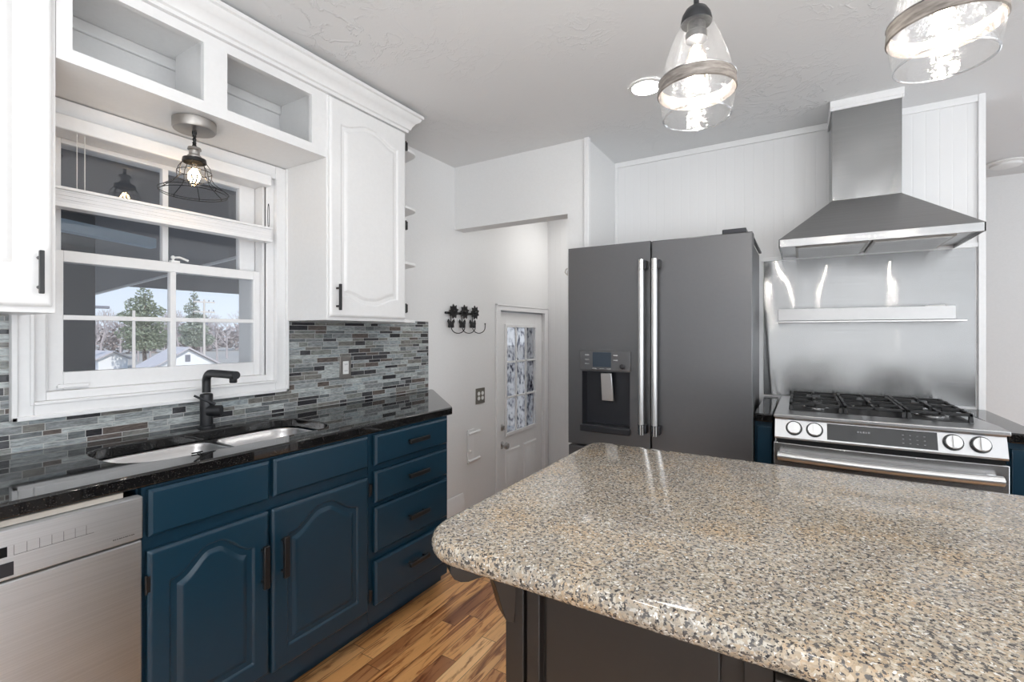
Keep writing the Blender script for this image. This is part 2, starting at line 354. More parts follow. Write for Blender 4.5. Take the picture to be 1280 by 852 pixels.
# ------------------------------------------------------------------ mesh helpers
class MB:
    def __init__(s): s.v = []; s.f = []
    def add(s, vs, fs):
        b = len(s.v); s.v += [tuple(v) for v in vs]; s.f += [tuple(b + i for i in f) for f in fs]; return s
    def box(s, x0, x1, y0, y1, z0, z1):
        x0, x1 = sorted((x0, x1)); y0, y1 = sorted((y0, y1)); z0, z1 = sorted((z0, z1))
        return s.add([(x0, y0, z0), (x1, y0, z0), (x1, y1, z0), (x0, y1, z0), (x0, y0, z1), (x1, y0, z1), (x1, y1, z1), (x0, y1, z1)],
                     [(0, 3, 2, 1), (4, 5, 6, 7), (0, 1, 5, 4), (1, 2, 6, 5), (2, 3, 7, 6), (3, 0, 4, 7)])
    def hexa(s, p): return s.add(p, [(0, 3, 2, 1), (4, 5, 6, 7), (0, 1, 5, 4), (1, 2, 6, 5), (2, 3, 7, 6), (3, 0, 4, 7)])
    def prism(s, pts, fn0, fn1):
        """pts 2D outline; fn0/fn1 map a 2D point to the two 3D ends"""
        n = len(pts); vs = [fn0(*p) for p in pts] + [fn1(*p) for p in pts]
        fs = [tuple(range(n))[::-1], tuple(range(n, 2 * n))] + [(i, (i + 1) % n, n + (i + 1) % n, n + i) for i in range(n)]
        return s.add(vs, fs)
    def px(s, pts, x0, x1): return s.prism(pts, lambda a, b: (x0, a, b), lambda a, b: (x1, a, b))
    def py(s, pts, y0, y1): return s.prism(pts, lambda a, b: (a, y0, b), lambda a, b: (a, y1, b))
    def pz(s, pts, z0, z1): return s.prism(pts, lambda a, b: (a, b, z0), lambda a, b: (a, b, z1))
    def tube(s, path, r, seg=8, cap=True, closed=False):
        P = [Vector(p) for p in path]; n = len(P); rings = []
        rr = r if isinstance(r, (list, tuple)) else [r] * n
        up = Vector((0, 0, 1)); prev = None
        for i in range(n):
            if closed: t = P[(i + 1) % n] - P[i - 1]
            else: t = P[min(i + 1, n - 1)] - P[max(i - 1, 0)]
            t.normalize()
            if prev is None:
                a = up if abs(t.dot(up)) < .95 else Vector((1, 0, 0)); u = t.cross(a).normalized()
            else:
                u = prev - t * prev.dot(t)
                u = u.normalized() if u.length > 1e-6 else t.orthogonal().normalized()
            prev = u; w = t.cross(u)
            rings.append([P[i] + (u * math.cos(2 * math.pi * k / seg) + w * math.sin(2 * math.pi * k / seg)) * rr[i] for k in range(seg)])
        vs = [v for g in rings for v in g]; fs = []
        m = n if closed else n - 1
        for i in range(m):
            for k in range(seg):
                a = i * seg + k; b = i * seg + (k + 1) % seg; j = ((i + 1) % n) * seg
                fs.append((a, b, j + (k + 1) % seg, j + k))
        if cap and not closed: fs += [tuple(range(seg))[::-1], tuple((n - 1) * seg + k for k in range(seg))]
        return s.add(vs, fs)
    def lathe(s, prof, c=(0, 0, 0), axis='Z', seg=32, cap=True):
        vs = []; fs = []; n = len(prof)
        for r, h in prof:
            for k in range(seg):
                a = 2 * math.pi * k / seg; x, y = r * math.cos(a), r * math.sin(a)
                v = {'Z': (x, y, h), 'X': (h, x, y), 'Y': (y, h, x)}[axis]
                vs.append((c[0] + v[0], c[1] + v[1], c[2] + v[2]))
        for i in range(n - 1):
            for k in range(seg):
                fs.append((i * seg + k, i * seg + (k + 1) % seg, (i + 1) * seg + (k + 1) % seg, (i + 1) * seg + k))
        if cap: fs += [tuple(range(seg))[::-1], tuple((n - 1) * seg + k for k in range(seg))]
        return s.add(vs, fs)
    def ball(s, c, r, seg=16, rings=10, sc=(1, 1, 1)):
        vs = []; fs = []
        for i in range(rings + 1):
            t = math.pi * i / rings
            for k in range(seg):
                a = 2 * math.pi * k / seg
                vs.append((c[0] + r * sc[0] * math.sin(t) * math.cos(a), c[1] + r * sc[1] * math.sin(t) * math.sin(a), c[2] + r * sc[2] * math.cos(t)))
        for i in range(rings):
            for k in range(seg):
                fs.append((i * seg + k, (i + 1) * seg + k, (i + 1) * seg + (k + 1) % seg, i * seg + (k + 1) % seg))
        return s.add(vs, fs)
    def build(s, name, mat, parent=None, bev=0, smooth=True, sharp=35, origin=None, fix=True):
        me = bpy.data.meshes.new(name)
        o3 = Vector(origin) if origin is not None else Vector((0, 0, 0))
        if parent is not None and origin is None: o3 = Vector(parent.get('_org', (0, 0, 0)))
        me.from_pydata([Vector(v) - o3 for v in s.v], [], s.f)
        if fix:
            bm = bmesh.new(); bm.from_mesh(me); bmesh.ops.remove_doubles(bm, verts=bm.verts, dist=1e-6)
            bmesh.ops.recalc_face_normals(bm, faces=bm.faces); bm.to_mesh(me); bm.free()
        if smooth:
            me.shade_smooth()
            try: me.set_sharp_from_angle(angle=R(sharp))
            except Exception: pass
        me.materials.append(mat)
        o = bpy.data.objects.new(name, me); col.objects.link(o)
        if parent is not None:
            o.parent = parent
            if origin is not None: o.location = o3 - Vector(parent.get('_org', (0, 0, 0)))
            o['_org'] = list(o3)
        else:
            o.location = o3; o['_org'] = list(o3)
        if bev:
            b = o.modifiers.new('bevel', 'BEVEL'); b.width = bev; b.segments = 2; b.limit_method = 'ANGLE'; b.angle_limit = R(40)
            b.harden_normals = False
        return o
def empty(name, loc, label, cat, group=None):
    o = bpy.data.objects.new(name, None); col.objects.link(o); o.location = loc; o.empty_display_size = .1
    o['_org'] = list(loc); o['label'] = label; o['category'] = cat
    if group: o['group'] = group
    return o
def tag(o, label, cat, group=None, kind=None):
    o['label'] = label; o['category'] = cat
    if group: o['group'] = group
    if kind: o['kind'] = kind
    return o
def struct(o): o['kind'] = 'structure'; return o
def copy_tree(o, parent=None):
    c = o.copy(); col.objects.link(c); c.parent = parent
    for ch in list(o.children): copy_tree(ch, c)
    return c
def arc(cx, cy, r, a0, a1, n=8): return [(cx + r * math.cos(R(a0 + (a1 - a0) * i / n)), cy + r * math.sin(R(a0 + (a1 - a0) * i / n))) for i in range(n + 1)]
def rrect(x0, x1, y0, y1, r, n=6):
    rs = r if isinstance(r, (list, tuple)) else [r] * 4     # corners: (x0,y0),(x1,y0),(x1,y1),(x0,y1)
    return arc(x0 + rs[0], y0 + rs[0], rs[0], 180, 270, n) + arc(x1 - rs[1], y0 + rs[1], rs[1], 270, 360, n) + arc(x1 - rs[2], y1 - rs[2], rs[2], 0, 90, n) + arc(x0 + rs[3], y1 - rs[3], rs[3], 90, 180, n)

def holed(name, mk, a0, a1, holes):
    m = MB(); cur = a0
    for h0, h1, z0, z1 in holes:
        mk(m, cur, h0, 0, H); mk(m, h0, h1, 0, z0); mk(m, h0, h1, z1, H); cur = h1
    mk(m, cur, a1, 0, H)
    return struct(m.build(name, M['wall'], smooth=False, fix=False))
W = -2.075          # kitchen face of the left wall
H = 2.44            # ceiling
B = 3.15            # face of the wall behind range and fridge
T = -2.067          # tile face
XR, YR, YF = 3.9, -2.6, 4.86

# ------------------------------------------------------------------ structure
wy0, wy1, wz0, wz1 = .525, 1.262, 1.09, 1.99          # kitchen window opening
dy0, dy1, dz0, dz1 = 3.215, 3.995, -.5, 1.465         # stair door opening
def wall_left():
    m = MB(); x0, x1 = W - .2, W
    m.box(x0, x1, YR - .2, wy0, -.8, H + .1); m.box(x0, x1, wy0, wy1, -.8, wz0); m.box(x0, x1, wy0, wy1, wz1, H + .1)
    m.box(x0, x1, wy1, dy0, -.8, H + .1); m.box(x0, x1, dy0, dy1, dz1, H + .1); m.box(x0, x1, dy0, dy1, -.8, dz0); m.box(x0, x1, dy1, 4.3, -.8, H + .1)
    return struct(m.build('wall_left', M['wall'], smooth=False, fix=False))
wall_left()
struct(MB().box(W - .2, XR + .2, YR - .2, YF + .2, H, H + .12).build('ceiling', M['ceiling'], smooth=False))
struct(MB().box(W, 1.9, -.35, 2.80, -.12, 0).box(-1.19, 1.9, 2.80, YF, -.12, 0).build('floor', M['floor'], smooth=False, fix=False))
# unseen floor behind and right of the kitchen, made pale to bounce neutral light
struct(MB().box(W, XR, YR, -.35, -.12, 0).box(1.9, XR, -.35, YF, -.12, 0).build('floor_bounce', M['bouncefloor'], smooth=False, fix=False))
stp = MB()
for i in range(2): stp.box(W, -1.19, 2.8 + i * .24, 2.8 + (i + 1) * .24 + .01, -.62, -.17 * (i + 1))
struct(stp.build('floor_stairs', M['floor'], smooth=False, fix=False))
struct(MB().box(W, -1.19, 3.29, 4.1, -.62, -.5).build('floor_landing', M['floor'], smooth=False))
# header over the stair opening and the nib beside the fridge
struct(MB().box(W, -1.208, 2.64, 2.75, 2.005, H).box(-1.208, -1.085, 2.64, 4.1, 0, H).box(-1.208,-1.19,2.8,4.1,-.62,0).build('wall_stair_side', M['wall'], smooth=False, fix=False))
struct(MB().box(W, -1.208, 4.075, 4.2, -.62, H).build('wall_stair_end', M['bead'], smooth=False))
struct(MB().box(-1.085, .76, B, B + .11, 0, H).build('wall_back', M['bead'], smooth=False))
holed('wall_far', lambda m, a, b, z0, z1: m.box(a, b, YF, YF + .15, z0, z1), -1.085, XR + .2, [(2.25, 3.55, .7, 2.2)])
struct(MB().box(-1.2, -1.085, 4.1, YF + .15, 0, H).build('wall_hall', M['wall'], smooth=False))
# right wall and rear wall, each with a window opening
holed('wall_right', lambda m, a, b, z0, z1: m.box(XR, XR + .15, a, b, z0, z1), YR, YF, [(-.8, 2.0, .65, 2.2)])
holed('wall_rear', lambda m, a, b, z0, z1: m.box(a, b, YR - .15, YR, z0, z1), W, XR, [(2.65, 3.75, .75, 2.2)])
for nm, mk in (('window_2', lambda m, a, b, z0, z1: m.box(XR + .03, XR + .08, a, b, z0, z1)),):
    m = MB()
    for a in (-.8, .13, 1.06, 1.96): mk(m, a, a + .04, .65, 2.2)
    mk(m, -.8, 2, .65, .7); mk(m, -.8, 2, 2.15, 2.2); struct(m.build(nm, M['trim'], smooth=False, fix=False))
m = MB()
for a in (2.65, 3.18, 3.71): m.box(a, a + .04, YR - .08, YR - .03, .75, 2.2)
m.box(2.65, 3.75, YR - .08, YR - .03, .75, .8).box(2.65, 3.75, YR - .08, YR - .03, 2.15, 2.2)
struct(m.build('window_3', M['trim'], smooth=False, fix=False))

# trims
struct(MB().box(.735, .762, B - .014, B + .112, 0, H).build('trim_1', M['trim'], bev=.002))
struct(MB().box(-1.085, -1.068, 2.628, 2.66, 0, H).box(-1.098, -1.085, 2.628, 2.64, 0, H).build('trim_2', M['trim'], bev=.002, fix=False))
struct(MB().box(-1.085, .735, B - .012, B, H - .035, H).build('trim_3', M['trim'], bev=.002))
struct(MB().box(-1.085, -1.066, B - .012, B, 0, H - .035).build('trim_4', M['trim'], bev=.002))
struct(MB().box(-.2, .735, B - .012, B, 1.70, 1.722).build('trim_5', M['trim'], bev=.002))
def baseboard(name, x, y0, y1):
    p = [(0, 0), (.016, 0), (.016, .085), (.010, .10), (.010, .118), (.004, .135), (0, .135)]
    m = MB(); m.prism(p, lambda a, b: (x + a, y0, b), lambda a, b: (x + a, y1, b)); return struct(m.build(name, M['trim']))
baseboard('baseboard_left', W, 1.9, 2.735)
struct(MB().box(.80, XR, YF - .015, YF, 0, .13).build('baseboard_far', M['trim'], bev=.003))

# ------------------------------------------------------------------ kitchen window
win = MB()
cx0, cx1 = W, W + .025        # casing
oy0, oy1, oz0 = .443, 1.357, 1.012
iy0, iy1, iz0, iz1 = .495, 1.296, 1.067, 1.985
win.box(cx0, cx1, oy0, iy0, oz0, 2.045).box(cx0, cx1, iy1, oy1, oz0, 2.045).box(cx0, cx1, iy0, iy1, oz0, iz0).box(cx0, cx1, iy0, iy1, iz1, 2.045)
w1 = struct(win.build('window_1', M['trim'], bev=.003, fix=False))
m = MB()     # raised back band and inner bead around the casing
m.box(cx1, cx1 + .010, oy0, oy0 + .014, oz0, 2.045).box(cx1, cx1 + .010, oy1 - .014, oy1, oz0, 2.045).box(cx1, cx1 + .010, oy0, oy1, oz0, oz0 + .014)
m.box(cx1, cx1 + .005, iy0 - .010, iy0, iz0 - .010, iz1).box(cx1, cx1 + .005, iy1, iy1 + .010, iz0 - .010, iz1).box(cx1, cx1 + .005, iy0, iy1, iz0 - .010, iz0)
m.build('casing_bead', M['trim'], w1, bev=.002, fix=False)
m = MB()     # jamb stops between casing and sash
m.box(W - .05, W + .008, iy0, .527, iz0, iz1).box(W - .05, W + .008, 1.262, iy1, iz0, iz1).box(W - .05, W + .008, .527, 1.262, iz0, 1.094).box(W - .19, W + .004, .527, 1.262, 1.945, iz1)
m.box(W - .05, W - .005, .527, .535, 1.094, 1.945).box(W - .05, W - .005, 1.250, 1.262, 1.094, 1.945)
m.box(W - .2, W - .05, .525, .535, 1.094, 1.945).box(W - .2, W - .05, 1.252, 1.262, 1.094, 1.945).box(W - .22, W - .05, .525, 1.262, 1.06, 1.1)
m.build('jamb', M['trim'], w1, bev=.002, fix=False)
def sash(name, x, y0, y1, z0, z1, gy0, gy1, gz0, gz1, vy, hz=None, th=.032, mw=.020):
    m = MB()
    m.box(x - th, x, y0, gy0, z0, z1).box(x - th, x, gy1, y1, z0, z1).box(x - th, x, gy0, gy1, z0, gz0).box(x - th, x, gy0, gy1, gz1, z1)
    o = m.build(name, M['trim'], w1, bev=.002, fix=False)
    m = MB(); m.box(x - th + .004, x - .001, vy - mw / 2, vy + mw / 2, gz0, gz1)
    if hz: m.box(x - th + .005, x - .002, gy0, gy1, hz - .008, hz + .008)
    m.build('muntin', M['trim'], o, bev=.0015, fix=False)
    MB().box(x - th * .55, x - th * .45, gy0, gy1, gz0, gz1).build('glass_pane', M['glass'], o, smooth=False)
    return o
lo = sash('lower_sash', -2.100, .535, 1.250, 1.094, 1.560, .578, 1.222, 1.153, 1.522, .903, 1.336)
up = sash('upper_sash', -2.140, .535, 1.250, 1.525, 1.945, .583, 1.182, 1.560, 1.928, .893)
# sash lock
m = MB().box(-2.118, -2.098, .895, .925, 1.560, 1.568); m.tube([(-2.108, .905, 1.568), (-2.108, .905, 1.580), (-2.100, .925, 1.582), (-2.098, .955, 1.572)], .0045, 8)
m.ball((-2.108, .905, 1.580), .008, 10, 6); m.build('sash_lock', M['plastic'], lo)
m = MB().box(-2.100, -2.088, .56, .64, 1.102, 1.108).box(-2.090, -2.084, .56, .64, 1.102, 1.114); m.build('lift_handle', M['trim'], lo, bev=.001)

# cellular shade lowered from the top
sh = empty('cellular_blind', (-2.04, .9, 1.96), 'white top-down cellular shade stacked halfway down the kitchen window', 'window shade')
MB().box(-2.055, -2.010, .497, 1.252, 1.936, 1.984).build('headrail', M['trim'], sh, bev=.004)
m = MB(); 
for i in range(7):
    z = 1.700 + i * .006
    m.px([( .497, z), (1.252, z), (1.252, z + .0056), (.497, z + .0056)], -2.052, -2.012 - (i % 2) * .0012)
m.build('pleated_stack', M['shade'], sh, fix=False)
MB().box(-2.056, -2.006, .495, 1.254, 1.742, 1.752).build('top_rail', M['trim'], sh, bev=.002)
MB().box(-2.056, -2.006, .495, 1.254, 1.686, 1.700).build('bottom_rail', M['trim'], sh, bev=.002)
for y in (.592, .612): MB().tube([(-2.03, y, 1.936), (-2.03, y, 1.752)], .0012, 6).build('lift_cord', M['cord'], sh)
m = MB(); pts = []
for i in range(16):
    a = 2 * math.pi * i / 16; pts.append((-2.012, 1.238 + .004 * math.cos(a), 1.80 + .055 * math.sin(a)))
m.tube(pts, .0014, 5, closed=True); m.build('loop_cord', M['matteblack'], sh)

# ------------------------------------------------------------------ stair door
dr = struct(MB().box(W - .06, W - .02, dy0, dy1, dz0, 1.45).build('door_1', M['trim']))
# cut glass opening: build slab as frame instead
bpy.data.meshes.remove(dr.data)
gy0, gy1, gz0, gz1 = 3.352, 3.858, .445, 1.335
m = MB(); x0, x1 = W - .06, W - .02
m.box(x0, x1, dy0 + .003, gy0, dz0, 1.455).box(x0, x1, gy1, dy1 - .003, dz0, 1.455).box(x0, x1, gy0, gy1, dz0, gz0).box(x0, x1, gy0, gy1, gz1, 1.455)
dr = struct(m.build('door_1', M['trim'], bev=.002, fix=False))
m = MB()
for a, b_ in ((gy0 - .022, gy0 + .006), (gy1 - .006, gy1 + .022)): m.box(x1, x1 + .010, a, b_, gz0 - .022, gz1 + .022)
for a, b_ in ((gz0 - .022, gz0 + .006), (gz1 - .006, gz1 + .022)): m.box(x1, x1 + .010, gy0, gy1, a, b_)
lf = m.build('lite_frame', M['trim'], dr, bev=.003, fix=False)
m = MB()
for i in (1, 2):
    y = gy0 + (gy1 - gy0) * i / 3; z = gz0 + (gz1 - gz0) * i / 3
    m.box(x1 - .012, x1 + .004, y - .007, y + .007, gz0, gz1).box(x1 - .012, x1 + .004, gy0, gy1, z - .008, z + .008)
m.build('muntin', M['trim'], lf, bev=.002, fix=False)
MB().box(x1 - .022, x1 - .016, gy0, gy1, gz0, gz1).build('patterned_glass', M['film'], dr, smooth=False)['label'] = 'glass with leafy winter pattern'
def raised(m, x, y0, y1, z0, z1):
    m.hexa([(x - .001, y0, z0), (x - .001, y1, z0), (x - .001, y1, z1), (x - .001, y0, z1), (x + .008, y0 + .012, z0 + .012), (x + .008, y1 - .012, z0 + .012), (x + .008, y1 - .012, z1 - .012), (x + .008, y0 + .012, z1 - .012)])
    m.hexa([(x + .001, y0 + .02, z0 + .02), (x + .001, y1 - .02, z0 + .02), (x + .001, y1 - .02, z1 - .02), (x + .001, y0 + .02, z1 - .02), (x + .010, y0 + .045, z0 + .045), (x + .010, y1 - .045, z0 + .045), (x + .010, y1 - .045, z1 - .045), (x + .010, y0 + .045, z1 - .045)])
for a, b_ in ((3.335, 3.575), (3.64, 3.88)):
    m = MB(); raised(m, x1, a, b_, -.38, .31); m.build('panel', M['trim'], dr, fix=False)
kn = MB().lathe([(.030, 0), (.030, .006), (.012, .010), (.011, .028), (.024, .036), (.029, .048), (.026, .060), (.010, .066)], (x1, 3.285, .363), 'X', 24).build('door_knob', M['chrome'], dr)
MB().lathe([(.028, 0), (.027, .010), (.020, .014)], (x1, 3.285, .507), 'X', 24).box(x1 + .012, x1 + .028, 3.281, 3.289, .49, .524).build('deadbolt', M['chrome'], dr, fix=False)
for z in (1.25, .5, -.2): MB().tube([(x1 + .004, dy1 - .004, z - .04), (x1 + .004, dy1 - .004, z + .04)], .006, 8).build('hinge', M['trim'], dr)
m = MB(); m.box(W, W + .016, dy0 - .055, dy0 + .002, dz0, dz1 + .05).box(W, W + .016, dy1 - .002, dy1 + .06, dz0, dz1 + .05).box(W, W + .016, dy0, dy1, dz1, dz1 + .05)
m.box(W - .1, W, dy0 - .001, dy0 + .004, dz0, dz1).box(W, W + .022, dy0 - .055, dy1 + .06, dz1 + .038, dz1 + .05)
struct(m.build('trim_6', M['trim'], bev=.002, fix=False))

# ------------------------------------------------------------------ raised panel fronts (height field)
def panel_front(x, y0, y1, z0, z1, by, zb, zt, botf=None, topf=None, th=.02, step=.0035, arch=True):
    """door slab with its front at x, facing +x; raised panel inside [by margins]"""
    ny = max(8, int((y1 - y0) / step)); nz = max(8, int((z1 - z0) / step)); vs = []; fs = []
    py0, py1 = y0 + by, y1 - by; cy = (py0 + py1) / 2; hw = (py1 - py0) / 2
    def h(y, z):
        e = min(y - y0, y1 - y, z - z0, z1 - z)
        v = 0
        if e < .010: v -= .006 * (1 - e / .010) ** 2
        u = (y - cy) / hw
        def sl(f): return 1 / math.sqrt(1 + ((f(u + .01) - f(u - .01)) / (.02 * hw)) ** 2) if f else 1
        a = (z - (zb + (botf(u) if botf else 0))) * sl(botf); b_ = ((zt + (topf(u) if topf else 0)) - z) * sl(topf)
        d = min(y - py0, py1 - y, a, b_)
        if arch and d > -.004:
            if d < .003: v -= .012 * (d + .004) / .007
            elif d < .028: v -= .012 - .0115 * (d - .003) / .025
            else: v -= .0005
        return v
    for j in range(nz + 1):
        z = z0 + (z1 - z0) * j / nz
        for i in range(ny + 1):
            y = y0 + (y1 - y0) * i / ny; vs.append((x + h(y, z), y, z))
    for j in range(nz):
        for i in range(ny):
            a = j * (ny + 1) + i; fs.append((a, a + 1, a + ny + 2, a + ny + 1))
    m = MB(); m.add(vs, fs)
    # rim and back
    m.box(x - th, x - .0065, y0, y1, z0, z1)
    return m
def hump(A, wdt=.93):
    def f(u):
        t = max(0, 1 - abs(u) / wdt); t = min(1, t * 1.12); return A * t * t * (3 - 2 * t)
    return f
def slab_front(x, y0, y1, z0, z1, th=.02):
    m = MB(); e = .008
    m.hexa([(x - .007, y0, z0), (x - .007, y1, z0), (x - .007, y1, z1), (x - .007, y0, z1), (x, y0 + e, z0 + e), (x, y1 - e, z0 + e), (x, y1 - e, z1 - e), (x, y0 + e, z1 - e)])
    m.box(x - th, x - .007, y0, y1, z0, z1)
    return m
def bar_pull(name, x, c, length, vertical, parent, mat, w=.012, stand=.028):
    m = MB(); y, z = c; h = length / 2
    if vertical:
        m.box(x + stand - .008, x + stand + .004, y - w / 2, y + w / 2, z - h, z + h)
        for s in (-1, 1): m.tube([(x, y, z + s * (h - .018)), (x + stand - .004, y, z + s * (h - .018))], .005, 8)
    else:
        m.box(x + stand - .008, x + stand + .004, y - h, y + h, z - w / 2, z + w / 2)
        for s in (-1, 1): m.tube([(x, y + s * (h - .018), z), (x + stand - .004, y + s * (h - .018), z)], .005, 8)
    return m.build(name, mat, parent, bev=.0025, fix=False)
def hinge(parent, x, y, z, h=.05):
    m = MB().tube([(x, y, z - h / 2), (x, y, z + h / 2)], .0035, 8).box(x - .004, x + .001, y - .001, y + .012, z - h / 2 + .004, z + h / 2 - .004)
    return m.build('hinge', M['black'], parent, fix=False)

# ------------------------------------------------------------------ lower blue cabinets
FX = -1.495; DX = -1.47
def base_body(m, y0, y1, end=None):
    # carcass open box: back, floor, sides and face frame
    pass
sc = empty('sink_base_cabinet', (-1.78, .95, 0), 'blue sink base cabinet with two arched doors and two false drawer fronts', 'cabinet')
MB().box(W + .012, FX - .02, .567, 1.337, .10, .60).build('body', M['blue'], sc)
MB().box(FX - .02, FX, .567, 1.337, .10, .875).build('face_frame', M['blue'], sc)
MB().box(W + .012, FX - .021, .5625, .5665, .10, .875).build('side_panel', M['blue'], sc)
MB().box(W + .012, FX - .021, 1.332, 1.337, .6, .875).build('side_panel', M['blue'], sc)
MB().box(W + .02, -1.60, .567, 1.337, 0, .10).build('toe_kick', M['blue'], sc)
slab_front(DX, .576, .911, .743, .868).build('false_front', M['blue'], sc, fix=False)
slab_front(DX, .925, 1.322, .747, .870).build('false_front', M['blue'], sc, fix=False)
d = panel_front(DX, .573, .908, .180, .706, .055, .245, .607, None, hump(.060)).build('door', M['blue'], sc, fix=False, sharp=60)
bar_pull('pull_handle', DX, (.882, .542), .135, True, d, M['black'], .019); hinge(d, DX - .002, .569, .62); hinge(d, DX - .002, .569, .27)
d = panel_front(DX, .919, 1.322, .172, .707, .058, .240, .607, None, hump(.060)).build('door', M['blue'], sc, fix=False, sharp=60)
bar_pull('pull_handle', DX, (.951, .548), .135, True, d, M['black'], .019); hinge(d, DX - .002, 1.328, .655); hinge(d, DX - .002, 1.328, .23)

dc = empty('drawer_cabinet', (-1.78, 1.6, 0), 'blue four-drawer base cabinet with clipped end beside the stair wall', 'cabinet')
m = MB(); m.pz([(W + .012, 1.339), (FX, 1.339), (FX, 1.842), (W + .012, 2.38)], .10, .875); m.build('body', M['blue'], dc)
MB().pz([(W + .02, 1.339), (-1.60, 1.339), (-1.60, 1.92), (W + .02, 2.33)], 0, .10).build('toe_kick', M['blue'], dc)
for (z0, z1, hz) in ((.746, .868, .812), (.594, .720, .662), (.392, .575, .481), (.176, .357, .276)):
    d = slab_front(DX, 1.359, 1.820, z0, z1).build('drawer', M['blue'], dc, fix=False)
    bar_pull('pull_handle', DX, (1.593, hz), .125, False, d, M['black'], .018)

# dishwasher
dw = empty('dishwasher', (-1.77, .262, 0), 'brushed stainless dishwasher at the left end under the black countertop', 'dishwasher')
MB().box(W + .03, -1.50, -.035, .561, .10, .850).build('body', M['darkgap'], dw)
MB().box(-1.50, -1.472, -.035, .561, .12, .744).build('door', M['steelY'], dw, bev=.004)
cp = MB().box(-1.50, -1.468, -.035, .561, .749, .858).build('control_panel', M['steelY'], dw, bev=.003)
MB().box(-1.4685, -1.4665, .13, .322, .757, .787).build('pocket_handle', M['slatedark'], cp, bev=.003)
MB().box(-1.4685, -1.4672, .20, .312, .800, .822).build('display', M['gloss_black'], cp)
m = MB()
for i in range(7):
    y = .322 + i * .0205
    m.box(-1.4682, -1.4674, y, y + .0008, .800, .822)
m.box(-1.4682, -1.4674, .322, .46, .7995, .8003); m.build('button_outline', M['slate'], cp, fix=False)
m = MB()
for i in range(11):
    y = .497 + i * .0042
    m.box(-1.4682, -1.4674, y, y + (.0026 if i % 3 else .0034), .7645, .7670)
m.build('model_marking', M['slate'], cp, fix=False)
MB().box(-1.60, -1.585, -.035, .561, 0, .12).build('kick_plate', M['darkgap'], dw)
MB().box(-1.50, -1.488, -.035, .525, .8605, .874).build('mounting_strip', M['beige'], dw)
# cabinet beyond the dishwasher, out of frame on the left
ec = empty('base_cabinet', (-1.78, -.5, 0), 'blue base cabinet left of the dishwasher', 'cabinet')
MB().box(W + .012, FX, -1.2, -.04, .10, .875).build('body', M['blue'], ec)
MB().box(W + .02, -1.60, -1.2, -.04, 0, .10).build('toe_kick', M['blue'], ec)

# ------------------------------------------------------------------ countertop with sink cut-out
cyc = .925
cut = rrect(-1.93, -1.585, .565, 1.275, [.10, .14, .12, .09], 8)
outer = [(T + .001, -1.2), (-1.482, -1.2), (-1.480, .3), (-1.480, 1.3), (-1.486, 1.872), (-1.51, 1.90), (T + .02, 2.385), (W + .001, 2.395), (W + .001, 2.365), (T + .001, 2.36)]
def holed_slab(outer, hole, z0, z1, name, mat, ztop_bevel=.006):
    bm = bmesh.new()
    def ring(pts, z): return [bm.verts.new((p[0], p[1], z)) for p in pts]
    tops = []
    for z in (z1, z0):
        a = ring(outer, z); b_ = ring(hole, z)
        ea = [bm.edges.new((a[i], a[(i + 1) % len(a)])) for i in range(len(a))]
        eb = [bm.edges.new((b_[i], b_[(i + 1) % len(b_)])) for i in range(len(b_))]
        bmesh.ops.triangle_fill(bm, edges=ea + eb, use_beauty=True)
        tops.append((a, b_))
    (a1, b1), (a0, b0) = tops
    for u, l in ((a1, a0), (b1, b0)):
        n = len(u)
        for i in range(n): bm.faces.new((u[i], u[(i + 1) % n], l[(i + 1) % n], l[i]))
    bmesh.ops.recalc_face_normals(bm, faces=bm.faces)
    me = bpy.data.meshes.new(name); bm.to_mesh(me); bm.free(); me.materials.append(mat)
    me.shade_smooth(); me.set_sharp_from_angle(angle=R(35))
    o = bpy.data.objects.new(name, me); col.objects.link(o); o['_org'] = [0, 0, 0]
    b = o.modifiers.new('bevel', 'BEVEL'); b.width = ztop_bevel; b.segments = 3; b.limit_method = 'ANGLE'; b.angle_limit = R(60)
    return o
ct = holed_slab(outer, cut, .876, .914, 'countertop', M['granitedark'])
tag(ct, 'polished black granite countertop with sink cut-out under the window', 'countertop')

# sink: two bowls under the cut-out
sk = empty('kitchen_sink', (-1.76, .92, .70), 'stainless double-bowl undermount sink set in black granite', 'sink')
def bowl(y0, y1, rs, depth):
    x0, x1 = -1.925, -1.59
    m = MB(); rings = []
    prof = [(.0, .874), (.0, .868), (.010, .86), (.020, .80), (.028, .874 - depth + .03), (.05, .874 - depth + .006), (.09, .874 - depth)]
    pts = []
    for ins, z in prof:
        rr = [max(.02, r - ins * .6) for r in rs]
        pts.append([(p[0], p[1], z) for p in rrect(x0 + ins, x1 - ins, y0 + ins, y1 - ins, rr, 8)])
    n = len(pts[0]); vs = [v for q in pts for v in q]; fs = []
    for i in range(len(pts) - 1):
        for k in range(n): fs.append((i * n + k, i * n + (k + 1) % n, (i + 1) * n + (k + 1) % n, (i + 1) * n + k))
    fs.append(tuple((len(pts) - 1) * n + k for k in range(n)))
    m.add(vs, fs); return m
def mk_bowl(*a):
    o = bowl(*a).build('bowl', M['steelsink'], sk, sharp=60)
    s = o.modifiers.new('solid', 'SOLIDIFY'); s.thickness = .0015; s.offset = 0
    return o
b1 = mk_bowl(.570, .930, [.09, .13, .05, .05], .20)
b2 = mk_bowl(.952, 1.270, [.05, .05, .12, .08], .17)
MB().box(-1.925, -1.60, .928, .954, .858, .866).build('divider', M['steelsink'], sk, bev=.003)
for (o, y, z) in ((b1, .75, .6745), (b2, 1.11, .7045)): MB().lathe([(.042, .0), (.040, .003), (.028, .003), (.024, .0005)], (-1.76, y, z), 'Z', 24).build('drain', M['chrome'], o)
m = MB().box(-1.585, -1.560, .742, .750, .9145, .917).box(-1.588, -1.583, .730, .762, .9145, .919)
